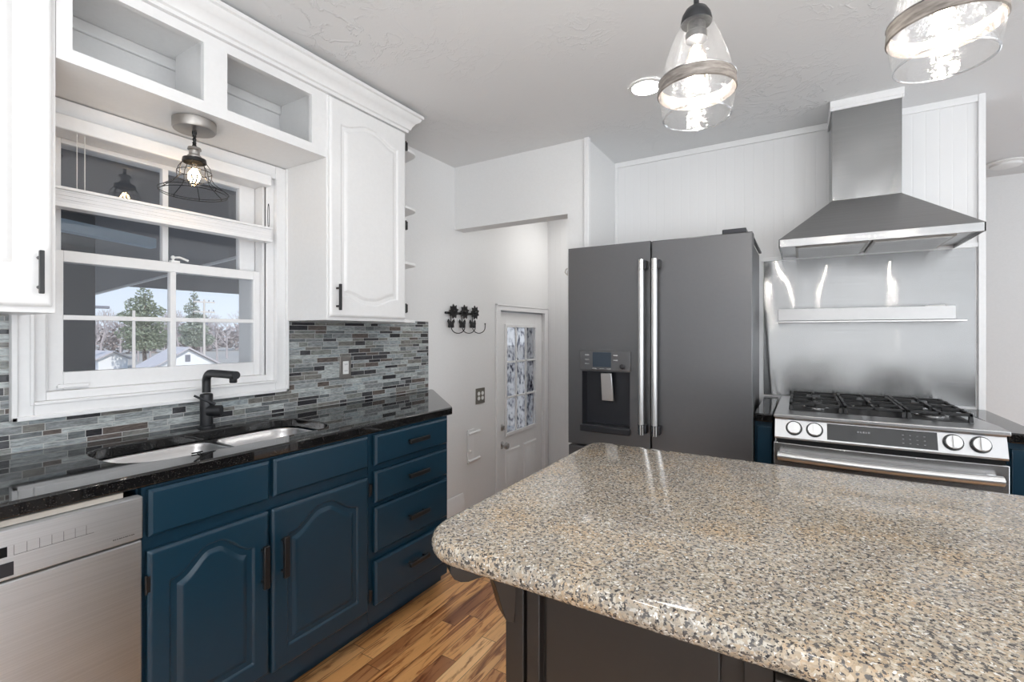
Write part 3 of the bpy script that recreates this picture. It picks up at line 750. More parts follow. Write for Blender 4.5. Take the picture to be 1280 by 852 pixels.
tag(m.build('rubber_clip', M['gloss_black'], bev=.001, fix=False), 'small black clip lying on the front edge of the sink', 'clip')

# faucet
fa = empty('kitchen_faucet', (-2.0, .975, .914), 'matte black single-lever faucet with squared spout behind the sink', 'faucet')
fx, fy = -2.0, .975
MB().lathe([(.030, .9142), (.030, .920), (.0225, .922), (.0225, 1.040), (.021, 1.044), (.0150, 1.046)], (fx, fy, 0), 'Z', 32).build('base', M['matteblack'], fa)
path = [(fx, fy, 1.05), (fx, fy, 1.09)] + [(fx + .032 - .032 * math.cos(R(a)), fy, 1.094 + .032 * math.sin(R(a))) for a in range(10, 91, 16)] + [(fx + .10, fy, 1.127), (fx + .212, fy, 1.127)]
MB().tube(path, .0150, 24).build('spout', M['matteblack'], fa, sharp=50)
MB().lathe([(.011, 1.098), (.013, 1.101), (.013, 1.115)], (fx + .192, fy, 0), 'Z', 20).build('aerator', M['matteblack'], fa)
hl = MB().tube([(fx + .010, fy, .978), (fx + .046, fy + .033, .978)], .0215, 24).build('handle', M['matteblack'], fa)
MB().tube([(fx + .030, fy + .018, 1.003), (fx + .006, fy - .03, 1.032), (fx, fy - .045, 1.042)], [.006, .0045, .004], 10).build('lever', M['matteblack'], hl)

# tile backsplash
m = MB(); q_ = W + .0005; m.box(q_, T, -1.2, .443, .9145, 1.338).box(q_, T, .443, 1.357, .9145, 1.0115).box(q_, T, 1.3575, 2.357, .9145, 1.356)
tag(m.build('tile_backsplash', M['tile'], smooth=False, fix=False), 'grey linear glass and stone mosaic backsplash around the window', 'backsplash')
def outlet(name, y, z, w, h, mp, ms, label, duplex=True, cat='outlet', x=T):
    o = MB().box(x + .0005, x + .006, y - w / 2, y + w / 2, z - h / 2, z + h / 2).build(name, mp, bev=.0015)
    tag(o, label, cat)
    return o
o = outlet('wall_outlet', 1.695, 1.100, .072, .116, M['nickel'], None, 'white outlet with grey cover plate on the mosaic tile')
MB().box(T + .006, T + .009, 1.677, 1.713, 1.066, 1.134).build('receptacle', M['plastic'], o, bev=.001)
for z in (1.083, 1.117):
    for dy in (-.006, .006): MB().box(T + .009, T + .0094, 1.695 + dy - .001, 1.695 + dy + .001, z - .004, z + .004).build('slot', M['black'], o, fix=False)
o = outlet('switch_plate', 2.949, .808, .114, .116, M['bronze'], None, 'bronze plate with white outlet and switch beside the stair door', cat='switch', x=W)
for yy in (2.925, 2.973):
    for zz in (.79, .826): MB().lathe([(.015, 0), (.015, .003)], (W + .006, yy, zz), 'X', 16).build('receptacle', M['plastic'], o)

# ------------------------------------------------------------------ upper cabinets
UX = -1.765; UD = -1.747
uc = empty('upper_cabinet', (-1.92, 1.58, 1.34), 'white upper cabinet with arched door right of the kitchen window', 'cabinet')
MB().box(W + .008, UX, 1.349, 1.828, 1.340, 2.325).build('body', M['white'], uc, bev=.001)
d = panel_front(UD, 1.356, 1.818, 1.356, 2.318, .062, 1.452, 2.208, lambda u: -hump(.034)(u), hump(.04), step=.004).build('door', M['white'], uc, fix=False, sharp=60)
bar_pull('pull_handle', UD, (1.388, 1.441), .115, True, d, M['black'], .010)
for z in (2.253, 1.842, 1.411): hinge(d, UD - .004, 1.823, z)
# quarter-round open shelves at the cabinet end
es = empty('end_shelf_unit', (-1.92, 1.83, 1.34), 'white rounded open shelves on the end of the upper cabinet', 'shelf')
for z in (1.336, 1.642, 1.936, 2.238):
    pts = [(W + .008, 1.829), (UX + .005, 1.829)] + arc(-1.845, 1.880, .078, 0, 78, 8) + [(W + .008, 2.02)]
    MB().pz(pts, z, z + .016).build('shelf', M['white'], es, bev=.003)

ul = empty('upper_cabinet', (-1.92, .1, 1.34), 'white upper cabinet left of the kitchen window', 'cabinet')
MB().box(W + .008, UX, -.60, .469, 1.339, 2.325).build('body', M['white'], ul, bev=.001)
for (a, b_, hy) in ((.0, .459, .430), (-.47, -.01, -.44)):
    d = panel_front(UD, a, b_, 1.356, 2.318, .062, 1.452, 2.208, lambda u: -hump(.034)(u), hump(.04), step=.004).build('door', M['white'], ul, fix=False, sharp=60)
    bar_pull('pull_handle', UD, (hy, 1.446), .115, True, d, M['black'], .010)

# open cubbies bridging above the window
bc = empty('window_bridge_shelf', (-1.92, .9, 2.05), 'white open cubby shelf bridging above the kitchen window', 'shelf')
m = MB(); fx0, fx1 = -1.785, UX
m.box(fx0, fx1, .470, .505, 2.048, 2.325).box(fx0, fx1, .852, .931, 2.087, 2.290).box(fx0, fx1, 1.278, 1.348, 2.048, 2.325).box(fx0, fx1, .505, 1.278, 2.048, 2.087).box(fx0, fx1, .505, 1.278, 2.290, 2.325)
m.build('face_frame', M['white'], bc, fix=False)
MB().box(W + .001, fx0, .470, 1.348, 2.048, 2.072).build('bottom_board', M['white'], bc)
MB().box(W + .001, fx0, .470, 1.348, 2.335, 2.35).build('top_board', M['white'], bc)
MB().box(W + .001, W + .016, .49, 1.33, 2.295, 2.335).build('cove_strip', M['white'], bc, bev=.004)
MB().box(W + .001, fx0, .470, .484, 2.072, 2.335).build('side_board', M['white'], bc)
MB().box(W + .001, fx0, 1.330, 1.348, 2.072, 2.335).build('side_board', M['white'], bc)
MB().box(W + .04, fx0, .882, .900, 2.072, 2.335).build('divider', M['white'], bc)

# crown moulding
cr = [(-.02, 0), (.008, 0), (.010, .012), (.018, .016), (.022, .030), (.036, .050), (.052, .062), (.057, .074), (.066, .078), (.066, .092), (-.02, .092)]
m = MB(); z0 = 2.326; yE = 1.832
def cfn(y_end):
    return lambda a, b: (UD + a, y_end + (a if y_end > 1 else 0), z0 + b)
CX = UX + .006
m.prism(cr, lambda a, b: (CX + a, -.62, z0 + b), lambda a, b: (CX + a, yE + a, z0 + b))
m.prism(cr, lambda a, b: (CX + a, yE + a, z0 + b), lambda a, b: (W + .008, yE + a, z0 + b))
m.box(W + .008, CX - .005, -.62, yE, 2.352, H)
tag(m.build('crown_moulding', M['white'], fix=False), 'white stepped crown moulding along the top of the upper cabinets', 'moulding')

# ------------------------------------------------------------------ cage light over the sink
cl = empty('cage_ceiling_light', (-1.866, .869, 2.048), 'small wire-cage light with glowing bulb under the white bridge shelf', 'light')
lx, ly = -1.866, .869
MB().lathe([(.060, 2.0478), (.068, 2.044), (.068, 2.016), (.064, 2.010), (.004, 2.008)], (lx, ly, 0), 'Z', 40).build('canopy', M['nickel'], cl)
m = MB()
for s in (0, math.pi):
    m.tube([(lx + .0035 * math.cos(s + i * .9), ly + .0035 * math.sin(s + i * .9), 2.008 - i * .0035) for i in range(16)], .0032, 6)
m.tube([(lx, ly, 2.008), (lx, ly, 1.998)], .008, 10); m.tube([(lx, ly, 1.965), (lx, ly, 1.950)], [.005, .009], 10)
m.build('cord', M['black'], cl, fix=False)
MB().lathe([(.006, 1.953), (.020, 1.950), (.022, 1.942), (.017, 1.938), (.017, 1.925), (.022, 1.920), (.022, 1.912), (.018, 1.908)], (lx, ly, 0), 'Z', 24).build('socket', M['nickel'], cl)
MB().lathe([(.020, 1.912), (.036, 1.910), (.038, 1.898), (.036, 1.895), (.034, 1.905), (.018, 1.907)], (lx, ly, 0), 'Z', 28).build('collar', M['black'], cl)
def ringp(r, z, n=28, tilt=0): return [(lx + r * math.cos(2 * math.pi * i / n), ly + r * math.sin(2 * math.pi * i / n), z + tilt * math.sin(2 * math.pi * i / n)) for i in range(n)]
m = MB()
prof = [(.034, 1.90), (.048, 1.880), (.054, 1.858), (.052, 1.842), (.062, 1.826), (.088, 1.806), (.108, 1.792)]
for k in range(8):
    a = 2 * math.pi * k / 8 + .2; m.tube([(lx + r * math.cos(a), ly + r * math.sin(a), z) for r, z in prof], .0013, 6)
for r, z in ((.053, 1.862), (.050, 1.838), (.108, 1.792), (.104, 1.784)): m.tube(ringp(r, z), .0014, 6, closed=True)
for k in range(8):
    a = 2 * math.pi * k / 8 + .2; m.tube([(lx + .108 * math.cos(a), ly + .108 * math.sin(a), 1.792), (lx + .104 * math.cos(a), ly + .104 * math.sin(a), 1.784)], .0013, 5)
m.build('wire_cage', M['black'], cl, fix=False)
bl = MB().lathe([(.013, 1.905), (.014, 1.885), (.024, 1.868), (.0315, 1.848), (.030, 1.832), (.020, 1.817), (.003, 1.811)], (lx, ly, 0), 'Z', 28, cap=False).build('bulb', M['bulbglass'], cl)
m = MB()
for k in range(6):
    a = k * math.pi / 3; m.tube([(lx + .006 * math.cos(a), ly + .006 * math.sin(a), 1.876), (lx + .019 * math.cos(a + .4), ly + .019 * math.sin(a + .4), 1.850), (lx + .012 * math.cos(a + .8), ly + .012 * math.sin(a + .8), 1.828)], .0018, 5)
m.build('filament', M['bulbglow'], bl, fix=False)

# ------------------------------------------------------------------ pendants over the island
def make_pendant(x, y):
    P_ = empty('pendant_light', (x, y, H), 'x', 'pendant light', None)
    MB().lathe([(.058, 2.439), (.060, 2.432), (.055, 2.415), (.010, 2.410)], (x, y, 0), 'Z', 32).build('canopy', M['matteblack'], P_)
    MB().tube([(x, y, 2.41), (x, y, 1.985)], .0055, 12).build('rod', M['matteblack'], P_)
    MB().lathe([(.004, 1.984), (.009, 1.982), (.012, 1.978), (.022, 1.972), (.029, 1.960), (.032, 1.946), (.031, 1.943), (.020, 1.943)], (x, y, 0), 'Z', 32).build('cap', M['matteblack'], P_)
    MB().lathe([(.018, 1.944), (.019, 1.925), (.022, 1.922), (.022, 1.908), (.017, 1.908)], (x, y, 0), 'Z', 24).build('socket', M['matteblack'], P_)
    prof = [(.032, 1.943), (.040, 1.926), (.049, 1.906), (.057, 1.885), (.0645, 1.862), (.0705, 1.840), (.0740, 1.820), (.0755, 1.798), (.0745, 1.776), (.071, 1.757), (.0675, 1.744)]
    g = MB().lathe(prof, (x, y, 0), 'Z', 56, cap=False).build('glass_shade', M['pglass'], P_, sharp=80)
    MB().tube([(x + .0675 * math.cos(2 * math.pi * i / 48), y + .0675 * math.sin(2 * math.pi * i / 48), 1.744) for i in range(48)], .0022, 8, closed=True).build('rim', M['rim'], g)
    MB().lathe([(.0750, 1.822), (.0775, 1.822), (.0795, 1.796), (.0770, 1.794), (.0765, 1.800), (.0750, 1.822)], (x, y, 0), 'Z', 48, cap=False).build('band', M['band'], P_)
    MB().tube([(x + .0778 * math.cos(2 * math.pi * i / 40), y + .0778 * math.sin(2 * math.pi * i / 40), 1.8225) for i in range(40)], .0014, 6, closed=True).build('band_rim', M['chrome'], P_)
    bb = MB().lathe([(.012, 1.908), (.013, 1.895), (.020, 1.875), (.0225, 1.850), (.018, 1.828), (.004, 1.818)], (x, y, 0), 'Z', 24, cap=False).build('bulb', M['bulbglass'], P_)
    m = MB()
    for k in range(6):
        a = k * math.pi / 3; m.tube([(x + .005 * math.cos(a), y + .005 * math.sin(a), 1.895), (x + .010 * math.cos(a), y + .010 * math.sin(a), 1.838)], .0022, 5)
    m.build('filament', M['bulbwhite'], bb, fix=False)
    return P_
p1 = make_pendant(-.19, 1.07)
p1['label'] = 'clear glass pendant light hanging nearer the fridge, beside the recessed light'
p2 = copy_tree(p1); p2.location.x = .208
p2['label'] = 'clear glass pendant light at the top right, cut by the frame edge'
p3 = copy_tree(p1); p3.location.x = .606
p3['label'] = 'clear glass pendant light farthest right over the island'
for p in (p1, p2, p3): p['group'] = 'pendant lights over the island'

# recessed lights
def recessed(x, y, label, r=.066):
    o = empty('recessed_light', (x, y, H), label, 'ceiling light', 'recessed ceiling lights')
    MB().lathe([(r + .016, -.0005), (r + .015, -.005), (r, -.008), (r, -.002)], (x, y, H), 'Z', 36, cap=False).build('trim_ring', M['plastic'], o)
    MB().lathe([(r, -.003), (r * .5, -.0035)], (x, y, H), 'Z', 36).build('diffuser', M['led'], o)
recessed(-.62, 2.235, 'round recessed ceiling light left of the glass pendant')
recessed(1.30, 2.235, 'added unseen recessed ceiling light right of the range')  # this and the next four: unseen, added for light and steel reflections
recessed(-.62, .2, 'added unseen recessed ceiling light behind the viewer near the sink')
recessed(.02, -.35, 'added unseen recessed ceiling light just behind the viewer')
recessed(.55, -.35, 'added unseen recessed ceiling light behind the viewer over the walkway')
recessed(-.6, -1.5, 'added unseen recessed ceiling light at the rear of the kitchen')
cf = empty('ceiling_fixture', (1.19, 4.50, H), 'flat round white ceiling fixture in the room beyond the range', 'ceiling light')
MB().lathe([(.112, -.001), (.112, -.010), (.100, -.014)], (1.19, 4.50, H), 'Z', 36).build('base', M['plastic'], cf)
MB().lathe([(.080, -.014), (.078, -.026), (.050, -.034)], (1.19, 4.50, H), 'Z', 36).build('cover', M['plastic'], cf)

# ------------------------------------------------------------------ refrigerator
fr = empty('refrigerator', (-.645, 2.8, 0), 'tall slate grey french-door refrigerator with two vertical steel handles', 'refrigerator')
FY = 2.42
MB().box(-1.075, -.205, 2.495, 3.10, .03, 1.735).build('body', M['slate'], fr, bev=.004)
MB().box(-1.06, -.22, 2.51, 3.05, 0, .03).build('base', M['darkgap'], fr)
# left door built around the dispenser recess
rx0, rx1, rz0, rz1 = -1.022, -.755, .787, 1.078
m = MB(); X0, X1 = -1.073, -.651
# door outlines (the left edge sits just inside the nib)
X0 = -1.103
m.box(X0, rx0, FY, 2.488, .676, 1.750).box(rx1, X1, FY, 2.488, .676, 1.750).box(rx0, rx1, FY, 2.488, .676, rz0).box(rx0, rx1, FY, 2.488, rz1, 1.750)
ld = m.build('door', M['slate'], fr, fix=False)
ld['label'] = 'left door with ice and water dispenser'
m = MB(); m.box(rx0, rx1, FY + .060, FY + .068, rz0, rz1).box(rx0 - .001, rx0 + .003, FY + .001, FY + .06, rz0, rz1).box(rx1 - .003, rx1 + .001, FY + .001, FY + .06, rz0, rz1).box(rx0, rx1, FY + .001, FY + .06, rz1 - .003, rz1 + .001).box(rx0, rx1, FY + .001, FY + .06, rz0, rz0 + .003)
m.build('dispenser_recess', M['slatedark'], ld, fix=False)
dp = MB().box(-1.031, -.749, FY - .012, FY, 1.083, 1.187).build('dispenser_panel', M['slate'], ld, bev=.003)
MB().box(-.955, -.853, FY - .0135, FY - .012, 1.103, 1.180).build('screen', M['lcd'], dp)
for (x, z) in ((-.985, 1.165), (-.985, 1.140), (-.985, 1.118), (-.826, 1.165), (-.826, 1.140)): MB().box(x - .014, x + .010, FY - .0135, FY - .012, z - .003, z + .003).build('touch_button', M['chrome'], dp)
for x in (-.945, -.905, -.865): MB().box(x - .011, x + .011, FY - .0135, FY - .012, 1.091, 1.096).build('touch_button', M['chrome'], dp)
MB().lathe([(.013, FY - .012), (.013, FY - .022), (.009, FY - .024)], (-.790, 0, 1.108), 'Y', 20).build('round_button', M['slatedark'], dp)
MB().lathe([(.013, -.03), (.011, .0)], (-.88, FY + .028, rz1), 'Z', 20).build('nozzle', M['slatedark'], ld)
MB().hexa([(-.916, FY + .020, .920), (-.850, FY + .020, .920), (-.850, FY + .030, .920), (-.916, FY + .030, .920), (-.918, FY + .006, 1.068), (-.858, FY + .006, 1.068), (-.858, FY + .018, 1.068), (-.918, FY + .018, 1.068)]).build('paddle', M['handlesteel'], ld, bev=.003)
MB().box(-1.026, -.751, FY - .022, FY + .05, .753, .785).build('drip_tray', M['slatedark'], ld, bev=.004)
rd = MB().box(-.645, -.186, FY, 2.488, .676, 1.748).build('door', M['slate'], fr, bev=.005)
rd['label'] = 'plain right door'
def fhandle(x, par):
    m = MB().tube([(x, FY - .048, .775), (x, FY - .048, 1.650)], .0150, 20)
    h = m.build('handle', M['handlesteel'], par)
    for z in (.775, 1.600): MB().tube([(x, FY - .048, z - .001), (x, FY - .048, z + .051)], .0160, 20).build('end_cap', M['chrome'], h)
    for z in (.80, 1.625): MB().box(x + .002, x + .024, FY - .046, FY, z - .022, z + .022).build('standoff', M['slatedark'], h, bev=.003)
fhandle(-.684, ld); fhandle(-.618, rd)
fd = MB().box(-1.103, -.186, FY, 2.488, .07, .665).build('freezer_drawer', M['slate'], fr, bev=.005)
MB().tube([(-1.02, FY - .045, .60), (-.27, FY - .045, .60)], .0145, 16).box(-1.0, -.98, FY - .045, FY, .59, .61).box(-.31, -.29, FY - .045, FY, .59, .61).build('drawer_handle', M['steelX'], fd, fix=False)
MB().box(-.318, -.215, 2.44, 2.58, 1.749, 1.772).build('hinge_cover', M['slatedark'], fr, bev=.004)
MB().box(-.205, -.190, 2.52, 3.05, 1.735, 1.745).build('top_trim', M['slatedark'], fr, bev=.002)

# ------------------------------------------------------------------ cabinets flanking the range
def strip_cab(x0, x1, label, yb=3.145):
    o = empty('narrow_base_cabinet', ((x0 + x1) / 2, 2.8, 0), label, 'cabinet')
    MB().box(x0, x1, 2.500, yb, .10, .876).build('body', M['blue'], o)
    MB().box(x0 + .01, x1 - .004, 2.484, 2.500, .13, .85).build('front_panel', M['blue'], o, bev=.003)
    MB().box(x0, x1, 2.57, yb, 0, .10).build('toe_kick', M['blue'], o)
strip_cab(-.183, -.112, 'narrow dark blue filler cabinet between refrigerator and range')
strip_cab(.664, .752, 'narrow dark blue cabinet on the right of the range')
tag(MB().box(-.184, -.108, 2.462, 3.145, .8765, .914).build('countertop', M['granitedark'], bev=.005), 'narrow black granite strip between refrigerator and range', 'countertop')
tag(MB().box(.6585, .762, 2.46, 3.134, .8765, .914).build('countertop', M['granitedark'], bev=.005), 'black granite counter strip to the right of the range', 'countertop')

# ------------------------------------------------------------------ range
rg = empty('gas_range', (.276, 2.8, 0), 'stainless slide-in gas range with black grates and four front knobs', 'range')
RX0, RX1 = -.104, .655
MB().box(RX0 + .006, RX1 - .006, 2.47, 3.10, .05, .905).build('body', M['steelrange'], rg)
MB().pz([(RX0, 2.415), (RX1, 2.415), (RX1, 2.56), (RX1 - .06, 3.12), (RX0 + .01, 3.12)], .907, .925).build('cooktop', M['steelflat'], rg, bev=.004)
# control panel, curved profile at its lower edge
cpn = MB().px([(2.430, .907), (2.434, .900), (2.410, .826), (2.414, .818), (2.47, .818), (2.47, .907)], RX0 + .006, RX1 - .008).build('control_panel', M['panelsteel'], rg)
tn = Vector((0, -.951, .308)); tu = Vector((0, .308, .951)); tp = Vector((0, 2.4235, .866))
def tilt(x, u, n): v = tp + tu * u + tn * n; return (x, v.y, v.z)
def tbox(m, x0, x1, u0, u1, n0, n1): return m.hexa([tilt(x0, u0, n0), tilt(x1, u0, n0), tilt(x1, u0, n1), tilt(x0, u0, n1), tilt(x0, u1, n0), tilt(x1, u1, n0), tilt(x1, u1, n1), tilt(x0, u1, n1)])
tbox(MB(), .096, .452, -.036, .032, -.002, .0025).build('glass_display', M['gloss_black'], cpn)
m = MB()
for i in range(5): tbox(m, .20 + i * .009, .206 + i * .009, .004, .011, .0025, .0028)
for i in range(4):
    for j in range(3): tbox(m, .345 + i * .022, .351 + i * .022, -.022 + j * .016, -.019 + j * .016, .0025, .0028)
m.build('touch_legend', M['slate'], cpn, fix=False)
for x in (-.025, .051, .497, .574):
    k = MB().tube([tilt(x, 0, -.001), tilt(x, 0, .003)], .0315, 28).build('knob_ring', M['gloss_black'], cpn)
    m = MB().tube([tilt(x, 0, .003), tilt(x, 0, .020), tilt(x, 0, .022)], [.0258, .0258, .024], 28); tbox(m, x - .0045, x + .0045, -.022, .022, .021, .032)
    m.build('knob', M['knob'], k, fix=False)
MB().box(RX0 + .01, RX1 - .01, 2.44, 2.47, .797, .818).build('vent_gap', M['darkgap'], rg)
# bowed oven door
pts = [(RX0, 2.47)] + [(RX0 + (RX1 - RX0) * i / 16, 2.430 - .022 * math.sin(math.pi * i / 16)) for i in range(17)] + [(RX1, 2.47)]
od = MB().pz(pts, .18, .797).build('oven_door', M['steelrange'], rg, bev=.003)
MB().pz([(.02, 2.47)] + [(.02 + .51 * i / 12, 2.430 - .0228 * math.sin(math.pi * (.16 + .68 * i / 12))) for i in range(13)] + [(.53, 2.47)], .34, .66).build('oven_window', M['gloss_black'], od)
hp = [(-.085 + .712 * i / 16, 2.392 - .026 * math.sin(math.pi * i / 16), .746) for i in range(17)]
m = MB().tube(hp, .0185, 18); m.build('oven_handle', M['handlesteel'], od)
for x in (-.065, .607): MB().box(x - .012, x + .012, 2.392, 2.435, .734, .758).build('handle_bracket', M['steelrange'], od, bev=.003)
MB().box(RX0 + .003, RX1 - .003, 2.425, 2.47, .05, .172).build('bottom_drawer', M['steelrange'], rg, bev=.004)
# burners and grates
MB().pz(rrect(-.045, .585, 2.555, 3.075, .04), .925, .927).build('burner_tray', M['iron'], rg)
for (x, y, r) in ((.06, 2.68, .042), (.06, 2.94, .034), (.27, 2.81, .05), (.48, 2.68, .045), (.48, 2.94, .034)):
    bu = MB().lathe([(r + .012, .927), (r + .012, .934), (r, .938)], (x, y, 0), 'Z', 28).build('burner_base', M['chrome'], rg)
    MB().lathe([(r, .938), (r, .946), (r * .85, .949)], (x, y, 0), 'Z', 28).build('burner_cap', M['iron'], bu)
def grate(x0, x1):
    m = MB(); y0, y1 = 2.560, 3.070; zt = .962; t = .006
    m.box(x0, x1, y0, y0 + 2 * t, zt - .012, zt).box(x0, x1, y1 - 2 * t, y1, zt - .012, zt)
    m.box(x0, x0 + 2 * t, y0, y1, zt - .012, zt).box(x1 - 2 * t, x1, y0, y1, zt - .012, zt)
    ym = (y0 + y1) / 2; xm = (x0 + x1) / 2
    m.box(x0, x1, ym - t, ym + t, zt - .012, zt)
    for yc in ((y0 + ym) / 2, (ym + y1) / 2):
        m.box(x0, xm - .03, yc - t, yc + t, zt - .012, zt + .003).box(xm + .03, x1, yc - t, yc + t, zt - .012, zt + .003)
        m.box(xm - t, xm + t, yc + .03, (y1 if yc > ym else ym), zt - .012, zt + .003).box(xm - t, xm + t, (ym if yc > ym else y0), yc - .03, zt - .012, zt + .003)
    for x in (x0 + t, x1 - t):
        for y in (y0 + t, y1 - t, ym): m.hexa([(x - .008, y - .008, .927), (x + .008, y - .008, .927), (x + .008, y + .008, .927), (x - .008, y + .008, .927), (x - t, y - t, zt - .01), (x + t, y - t, zt - .01), (x + t, y + t, zt - .01), (x - t, y + t, zt - .01)])
    return m.build('grate', M['iron'], rg, bev=.002, fix=False)
grate(-.045, .158); grate(.164, .376); grate(.382, .585)

# steel backsplash sheet and its shelf
tag(MB().box(-.184, .727, B - .005, B - .0005, .925, 1.700).build('steel_backsplash', M['steelsheet'], smooth=False), 'tall brushed steel backsplash sheet with wavy reflections behind the range', 'backsplash')
ss = empty('steel_shelf', (.26, 3.09, 1.345), 'brushed steel ledge shelf mounted across the backsplash above the range', 'shelf')
m = MB(); m.box(-.107, .632, 3.030, 3.034, 1.350, 1.415).box(-.107, .632, 3.034, 3.144, 1.350, 1.354).box(-.107, -.103, 3.034, 3.144, 1.354, 1.415).box(.628, .632, 3.034, 3.144, 1.354, 1.415)
m.build('tray', M['shelfsteel'], ss, bev=.001, fix=False)
MB().box(-.112, .672, 3.026, 3.144, 1.340, 1.348).build('base_plate', M['steelflat'], ss, bev=.001)
m = MB().box(.53, .60, 3.06, 3.10, 1.355, 1.421)
tag(m.build('white_box', M['plastic'], bev=.003), 'small white box on the steel shelf, only its top showing', 'box')

# ------------------------------------------------------------------ range hood
hd = empty('range_hood', (.28, 2.9, 1.70), 'stainless pyramid range hood with square chimney above the range', 'range hood')
hx0, hx1, hy, hb = -.092, .650, 2.672, B - .001
lz0, lz1 = 1.702, 1.739
m = MB(); m.box(hx0, hx1, hy, hy + .006, lz0, lz1).box(hx0, hx0 + .006, hy, hb, lz0, lz1).box(hx1 - .006, hx1, hy, hb, lz0, lz1).box(hx0, hx1, hb - .006, hb, lz0, lz1)
lip = m.build('lip', M['steelX'], hd, bev=.001, fix=False)
cx_0, cx_1, cy_0 = .133, .409, 2.870
cz = 1.943
m = MB(); m.hexa([(hx0, hy, lz1), (hx1, hy, lz1), (hx1, hb, lz1), (hx0, hb, lz1), (cx_0, cy_0, cz), (cx_1, cy_0, cz), (cx_1, hb, cz), (cx_0, hb, cz)])
m.build('canopy', M['steelhood'], hd)
MB().box(cx_0, cx_1, cy_0, hb, cz, 2.398).build('chimney', M['steelchim'], hd, bev=.002)
MB().box(hx0 + .006, hx1 - .006, hy + .006, hb - .006, 1.716, 1.722).build('underside', M['steelflat'], hd)
for a, b_ in ((hx0 + .07, .272), (.286, hx1 - .07)):
    f_ = MB().box(a, b_, hy + .09, hb - .03, 1.706, 1.715).build('filter', M['nickel'], hd, bev=.002)
    m = MB(); n = 14
    for i in range(n):
        y = hy + .105 + i * (.355 / n); m.box(a + .012, b_ - .012, y, y + .010, 1.703, 1.706)
    m.build('baffle', M['steelflat'], f_, fix=False)
for x in (hx0 + .09, hx1 - .09): MB().lathe([(.030, 1.716), (.030, 1.711), (.024, 1.710)], (x, hy + .045, 0), 'Z', 24).build('lamp', M['plastic'], hd)
for i in range(5): MB().lathe([(.0055, hy - .003), (.0055, hy)], (.222 + i * .021, 0, 1.720), 'Y', 14).build('button', M['chrome'], lip)
m = MB(); a, b_, c_ = cx_0 - .008, cx_1 + .008, cy_0 - .008
m.box(a, cx_0, c_, hb, 2.392, H).box(cx_1, b_, c_, hb, 2.392, H).box(cx_0, cx_1, c_, cy_0, 2.392, H)
m.box(a, b_, c_ - .006, c_, 2.405, H)
struct(m.build('trim_7', M['trim'], bev=.003, fix=False))

# ------------------------------------------------------------------ island
il = empty('kitchen_island', (.5, 1.1, 0), 'dark brown panelled kitchen island base with curved corbels', 'island')
bx0, bx1, by0, by1 = -.4727, 1.75, .755, 1.46
MB().box(bx0 + .004, bx1, by0 + .012, by1, .0, .872).build('body', M['islandwood'], il)
def stile(a, b_, d=0): MB().box(a, b_, by0 - d, by0 + .014, .0, .872).build('stile', M['islandwood'], il, bev=.002)
stile(bx0, -.434); stile(-.425, -.399, .004)
stile(-.070, -.031); stile(-.022, .012, .004)
MB().box(-.391, -.101, by0 + .004, by0 + .012, .06, .868).build('panel', M['islandwood'], il, bev=.003)
MB().box(.018, .33, by0 + .004, by0 + .012, .06, .868).build('panel', M['islandwood'], il, bev=.003)
stile(.338, .372); stile(.380, .412, .004)
for a in (.42, .82, 1.22): MB().box(a, a + .36, by0 + .004, by0 + .012, .06, .868).build('panel', M['islandwood'], il, bev=.003)
MB().box(-.39, 1.75, by0 - .001, by0 + .013, .0, .06).build('bottom_rail', M['islandwood'], il, bev=.002)
def corbel(cx, cy, dx, dy, reach=.115, drop=.112, th=.042):
    # ogee profile (u outwards, z down from 0)
    pr_ = [(-.02, 0), (.110, 0), (.111, -.012), (.104, -.024), (.092, -.031), (.078, -.033), (.062, -.030), (.045, -.029), (.036, -.034), (.028, -.048), (.020, -.075), (.013, -.100), (.006, -.118), (-.01, -.125)]
    d = Vector((dx, dy, 0)).normalized(); s = Vector((-d.y, d.x, 0)); c = Vector((cx, cy, .8725))
    f = lambda sg: (lambda a, b: tuple(c + d * a + s * (sg * th / 2) + Vector((0, 0, b))))
    m = MB(); m.prism(pr_, f(-1), f(1))
    return m.build('corbel', M['islandwood'], il, bev=.002)
corbel(bx0 - .002, by0 + .004, -.62, -.785)
corbel(-.005, by0, 0, -1); corbel(.40, by0, 0, -1)
# granite slab with rounded corners and bullnose edge
def slab():
    x0, x1, y0, y1 = -.613, 1.95, .648, 1.542; r = .075; rb = .0205; z = .894
    m = MB(); rings = []
    for k in range(9):
        a = R(90 - 180 * k / 8); ins = rb * (1 - math.cos(a)) * .75; zz = z + rb * math.sin(a)
        rings.append([(p[0], p[1], zz) for p in rrect(x0 + ins, x1 - ins, y0 + ins, y1 - ins, [r + .02 - ins, .06 - ins, .06 - ins, .055 - ins], 10)])
    n = len(rings[0]); vs = [v for q in rings for v in q]; fs = []
    for i in range(8):
        for k in range(n): fs.append((i * n + k, (i + 1) * n + k, (i + 1) * n + (k + 1) % n, i * n + (k + 1) % n))
    fs.append(tuple(range(n))); fs.append(tuple(8 * n + k for k in range(n))[::-1])
    m.add(vs, fs); return m.build('island_countertop', M['granite'], sharp=50)
tag(slab(), 'beige and black speckled granite island countertop with rounded edge', 'countertop')

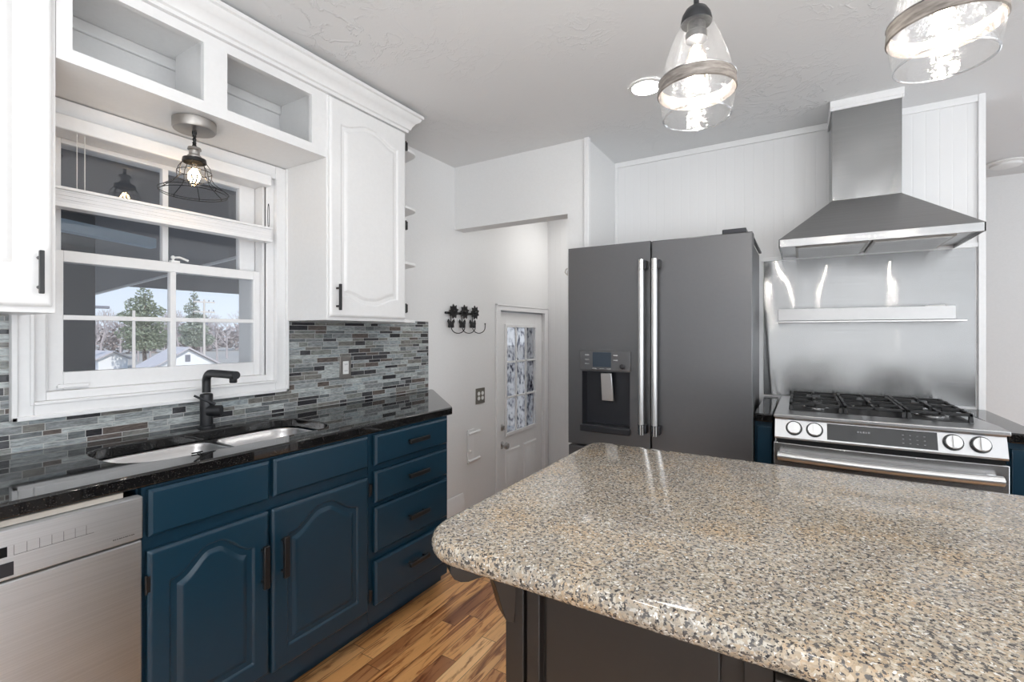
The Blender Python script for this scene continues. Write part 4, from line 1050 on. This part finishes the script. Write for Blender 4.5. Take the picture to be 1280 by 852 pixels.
# ------------------------------------------------------------------ small wall things
hr = empty('hook_rack', (W, 2.71, 1.41), 'black wrought iron rack with three flower and butterfly hooks', 'hook rack')
MB().tube([(W + .012, 2.525, 1.421), (W + .012, 2.87, 1.421)], .0085, 8).build('bar', M['black'], hr)
for y in (2.60, 2.725, 2.85):
    m = MB(); c = Vector((W + .026, y, 1.432))
    for k in range(9):
        a = 2 * math.pi * k / 9 + .3; d = Vector((0, math.cos(a), math.sin(a))); s = Vector((0, -math.sin(a), math.cos(a)))
        p = [c + d * .004 + s * .004, c + d * .030 + s * .014, c + d * .052, c + d * .030 - s * .014, c + d * .004 - s * .004]
        f = Vector((.006, 0, 0)); n = 5
        m.add([q - f * .5 for q in p] + [q + f * .5 for q in p], [tuple(range(n)), tuple(range(n, 2 * n))[::-1]] + [(i, (i + 1) % n, n + (i + 1) % n, n + i) for i in range(n)])
    m.ball(c, .012, 10, 6); m.build('flower', M['black'], hr, fix=False)
    m = MB(); hz = [(W + .016, y - .02, 1.42), (W + .018, y - .022, 1.35)] + [(W + .020 + .028 * (1 - math.cos(R(a))) * .7, y - .022 + .052 * (1 - math.cos(R(a))), 1.325 - .045 * math.sin(R(a))) for a in range(0, 181, 20)]
    hz.append((hz[-1][0], hz[-1][1], 1.350))
    m.tube(hz, .0032, 8); m.ball(hz[-1], .006, 8, 6); m.build('hook', M['black'], hr, fix=False)
    m = MB()
    for s in (-1, 1):
        q = [(y - .024, 1.352), (y - .024 + s * .030, 1.378), (y - .024 + s * .038, 1.362), (y - .024 + s * .026, 1.345), (y - .024 + s * .030, 1.322), (y - .024 + s * .014, 1.318), (y - .024, 1.338)]
        m.px(q, W + .018, W + .024)
    m.build('butterfly', M['black'], hr, fix=False)
wb = empty('wall_bracket', (W, 2.86, .44), 'white painted bracket with two short rods low on the stair wall', 'bracket')
MB().box(W + .001, W + .010, 2.785, 2.860, .33, .575).build('plate', M['trim'], wb, bev=.002)
for z in (.345, .545):
    MB().tube([(W + .012, 2.79, z), (W + .012, 2.93, z + .004)], .009, 10).build('rod', M['trim'], wb)
MB().tube([(W + .012, 2.80, .42), (W + .035, 2.80, .42)], .010, 10).build('peg', M['trim'], wb)
m = MB(); 
m.tube([(-1.212, 2.675, 1.68), (-1.232, 2.668, 1.675), (-1.238, 2.665, 1.655), (-1.226, 2.668, 1.640)], .003, 6); m.tube([(-1.216, 2.69, 1.675), (-1.230, 2.69, 1.665), (-1.232, 2.69, 1.640), (-1.222, 2.69, 1.630)], .003, 6); m.box(-1.214, -1.2085, 2.66, 2.70, 1.66, 1.69)
tag(m.build('small_hook', M['beige'], fix=False), 'tiny brass double hook on the wall edge beside the refrigerator', 'hook')

# ------------------------------------------------------------------ outdoors
g0 = MB(); g0.add([(-2.3, -60, -.9), (-2.3, 120, -.9), (-12, 120, -1.2), (-12, -60, -1.2), (-45, 120, -2.6), (-45, -60, -2.6), (-200, 160, -3.2), (-200, -60, -3.2)], [(0, 1, 2, 3), (3, 2, 4, 5), (5, 4, 6, 7)])
struct(g0.build('ground', M['ground'], smooth=False))
# porch roof, columns, beams
pc = empty('porch', (-4.5, 2.5, -.9), 'dark covered porch outside the kitchen window with sloped ceiling', 'porch')
m = MB(); m.hexa([(-6.9, -2.5, 1.735), (-2.285, -2.5, 2.02), (-2.285, 2.16, 2.02), (-6.9, 2.16, 1.735), (-6.9, -2.5, 1.85), (-2.285, -2.5, 2.13), (-2.285, 2.16, 2.13), (-6.9, 2.16, 1.85)])
m.build('ceiling_panel', M['porchblue'], pc, smooth=False)
MB().box(-7.5, -2.285, 2.165, 9.0, 2.16, 2.26).build('ceiling_panel', M['porchblue'], pc, smooth=False)
m = MB(); m.hexa([(-6.95, 2.161, 1.715), (-2.29, 2.161, 2.0), (-2.29, 2.185, 2.0), (-6.95, 2.185, 1.715), (-6.95, 2.161, 1.765), (-2.29, 2.161, 2.05), (-2.29, 2.185, 2.05), (-6.95, 2.185, 1.765)])
m.build('fascia', M['trim'], pc)
MB().box(-7.62, -7.48, 2.19, 9.0, 1.893, 2.16).build('beam', M['porchblue'], pc)
MB().box(-3.60, -3.45, .70, 1.090, -.95, 1.955).build('column', M['porchpost'], pc, bev=.01)
MB().hexa([(-3.36, .35, 1.86), (-3.28, .35, 1.86), (-3.28, 1.32, 1.79), (-3.36, 1.32, 1.79), (-3.36, .35, 1.925), (-3.28, .35, 1.925), (-3.28, 1.32, 1.845), (-3.36, 1.32, 1.845)]).build('reflection_strip', M['porchreflect'], pc)  # solid strip whose pale colour stands in for a reflected band of light
for y in (2.9, 3.1, 5.8): MB().box(-7.60, -7.50, y + 4.5, y + 4.6, -1.0, 1.893).build('post', M['trim'], pc)

def leafy(name, mat, blobs, n, size, parent, needle=True):
    m = MB(); vs = []; fs = []
    tot = sum(b[3] * b[4] * b[5] for b in blobs)
    for b in blobs:
        k = int(n * b[3] * b[4] * b[5] / tot)
        for _ in range(k):
            while True:
                p = Vector((random.uniform(-1, 1), random.uniform(-1, 1), random.uniform(-1, 1)))
                if .25 < p.length < 1: break
            c = Vector((b[0] + p.x * b[3], b[1] + p.y * b[4], b[2] + p.z * b[5]))
            d1 = Vector((random.gauss(0, 1), random.gauss(0, 1), random.gauss(0, .6))).normalized(); d2 = d1.orthogonal().normalized()
            s = size * random.uniform(.5, 1.4); w = s * .42
            i = len(vs); vs += [c - d1 * s * .5, c + d2 * w * .5, c + d1 * s * .5, c - d2 * w * .5]; fs.append((i, i + 1, i + 2, i + 3))
    m.v = [tuple(v) for v in vs]; m.f = fs
    return m.build(name, mat, parent, smooth=False, fix=False)
# tall pine
X = -60
t = empty('pine_tree', (X, 23.1, -2.6), 'tall loose pine tree behind the nearest utility pole outside the window', 'tree', None)
MB().tube([(X, 23.1, -2.8), (X, 23.0, 1.5), (X, 23.1, 5.4)], [.22, .16, .05], 8).build('trunk', M['bark'], t)
leafy('foliage', M['needle'], [(X, 23.0, 5.2, .8, .8, .9), (X, 22.7, 4.2, 1.3, 1.4, .9), (X, 24.0, 3.6, 1.0, 1.0, .7), (X, 22.3, 2.9, 1.6, 1.7, .9), (X, 23.9, 2.3, 1.5, 1.3, .8), (X, 22.2, 1.2, 1.8, 1.7, .9), (X, 24.2, .9, 1.6, 1.6, .8), (X, 23.0, 0.0, 1.9, 2.0, .7)], 5200, .34, t)
t = empty('spruce_tree', (X - 5, 30.2, -2.8), 'smaller pale spruce tree behind the white house gable', 'tree', None)
MB().tube([(X - 5, 30.2, -3), (X - 5, 30.2, 6)], [.2, .04], 8).build('trunk', M['bark'], t)
leafy('foliage', M['needleblue'], [(X - 5, 30.2, 5.6, .5, .5, .9), (X - 5, 30.0, 4.3, .9, .9, .8), (X - 5, 30.5, 3.0, 1.3, 1.3, .8), (X - 5, 30.2, 1.7, 1.7, 1.7, .9), (X - 5, 30.6, .4, 2.0, 2.0, .9)], 3200, .36, t)
# bare trees
def bare(seed, h, mat):
    rnd = random.Random(seed); m = MB()
    def br(p, d, ln, r, dep):
        q = p + d * ln; m.tube([p, q], [r, r * .65], 4 if dep else 6, cap=False)
        if dep >= 5: return
        for _ in range(3 if dep < 4 else 2):
            nd = (d + Vector((rnd.gauss(0, .42), rnd.gauss(0, .42), rnd.gauss(.08, .25)))).normalized()
            br(q, nd, ln * rnd.uniform(.62, .82), r * .58, dep + 1)
    br(Vector((0, 0, 0)), Vector((0, 0, 1)), h * .27, h * .022, 0)
    return m
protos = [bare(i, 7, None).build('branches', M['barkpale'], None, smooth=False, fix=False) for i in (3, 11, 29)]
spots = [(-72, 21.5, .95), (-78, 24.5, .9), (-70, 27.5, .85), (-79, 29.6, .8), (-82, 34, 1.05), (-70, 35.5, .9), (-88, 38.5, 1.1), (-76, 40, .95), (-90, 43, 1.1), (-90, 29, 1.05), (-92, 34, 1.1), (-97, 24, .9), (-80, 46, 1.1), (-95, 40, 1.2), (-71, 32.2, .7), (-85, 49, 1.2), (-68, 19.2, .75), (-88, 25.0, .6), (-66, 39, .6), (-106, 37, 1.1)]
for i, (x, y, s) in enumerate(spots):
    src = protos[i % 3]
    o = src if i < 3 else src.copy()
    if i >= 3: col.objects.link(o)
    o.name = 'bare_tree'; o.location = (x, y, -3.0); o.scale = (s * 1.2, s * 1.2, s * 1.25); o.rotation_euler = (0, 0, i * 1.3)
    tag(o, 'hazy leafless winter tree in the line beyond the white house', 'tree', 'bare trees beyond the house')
# brush along the horizon
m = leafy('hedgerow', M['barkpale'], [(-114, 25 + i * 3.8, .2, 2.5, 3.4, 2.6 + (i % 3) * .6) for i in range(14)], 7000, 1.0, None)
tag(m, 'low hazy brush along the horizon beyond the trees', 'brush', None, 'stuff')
def pole(x, y, h, arms, label):
    o = empty('utility_pole', (x, y, -2.6), label, 'utility pole')
    MB().tube([(x, y, -2.8), (x, y, h)], [.13, .10], 10).build('post', M['pole'], o)
    for z in arms:
        a = MB().box(x - .06, x + .06, y - 1.1, y + 1.1, z - .07, z + .07).build('crossarm', M['pole'], o)
        for k in (-1, -.5, .5, 1): MB().lathe([(.06, z + .07), (.05, z + .25)], (x, y + k, 0), 'Z', 8).build('insulator', M['vent'], a)
    if arms: MB().lathe([(.22, arms[-1] - 1.4), (.22, arms[-1] - .6)], (x - .3, y + .32, 0), 'Z', 12).build('transformer', M['vent'], o)
pole(-44, 16.2, 3.0, [], 'weathered utility pole in front of the tall pine tree')
pole(-57, 27.55, 5.0, [4.7, 3.6], 'utility pole with two crossarms at the right end of the white house')
sl = empty('street_lamp', (-60, 18.5, -2.4), 'grey street lamp with long flat head left of the pine tree', 'street lamp')
MB().tube([(-60, 18.2, -2.6), (-60, 18.2, 3.75), (-60, 18.8, 3.85)], .09, 8).build('pole', M['vent'], sl)
MB().box(-60.2, -59.8, 18.7, 20.0, 3.70, 3.98).build('lamp_head', M['vent'], sl, bev=.05)
def house(x, yc, hw, ze, zp, zb, depth, label, vent=True):
    o = empty('house', (x, yc, zb), label, 'house')
    MB().px([(yc - hw, zb), (yc + hw, zb), (yc + hw, ze), (yc, zp), (yc - hw, ze)], x - depth, x).build('wall', M['siding'], o, smooth=False)
    e = .35; sl_ = (zp - ze) / hw
    for s in (-1, 1):
        m = MB(); a, b_ = yc, yc + s * (hw + e); za, zb_ = zp + .05, ze - e * sl_ + .05
        m.add([(x + .35, a, za), (x + .35, b_, zb_), (x - depth - .3, b_, zb_), (x - depth - .3, a, za), (x + .35, a, za + .14), (x + .35, b_, zb_ + .14), (x - depth - .3, b_, zb_ + .14), (x - depth - .3, a, za + .14)],
              [(0, 1, 2, 3), (4, 7, 6, 5), (0, 4, 5, 1), (1, 5, 6, 2), (2, 6, 7, 3), (3, 7, 4, 0)])
        m.build('roof', M['shingle'], o, smooth=False)
    if vent: MB().box(x, x + .04, yc - .22, yc + .22, zp - 1.2, zp - .55).build('window', M['vent'], o)
house(-50, 22.7, 2.95, -2.0, -.28, -3.2, 3, 'white gabled house seen between the window muntin and faucet')
house(-64, 21.7, 1.3, -1.55, -.9, -3.2, 5, 'small distant white building at the lower left of the window view', False)

for o in bpy.data.objects:
    if '_org' in o: del o['_org']
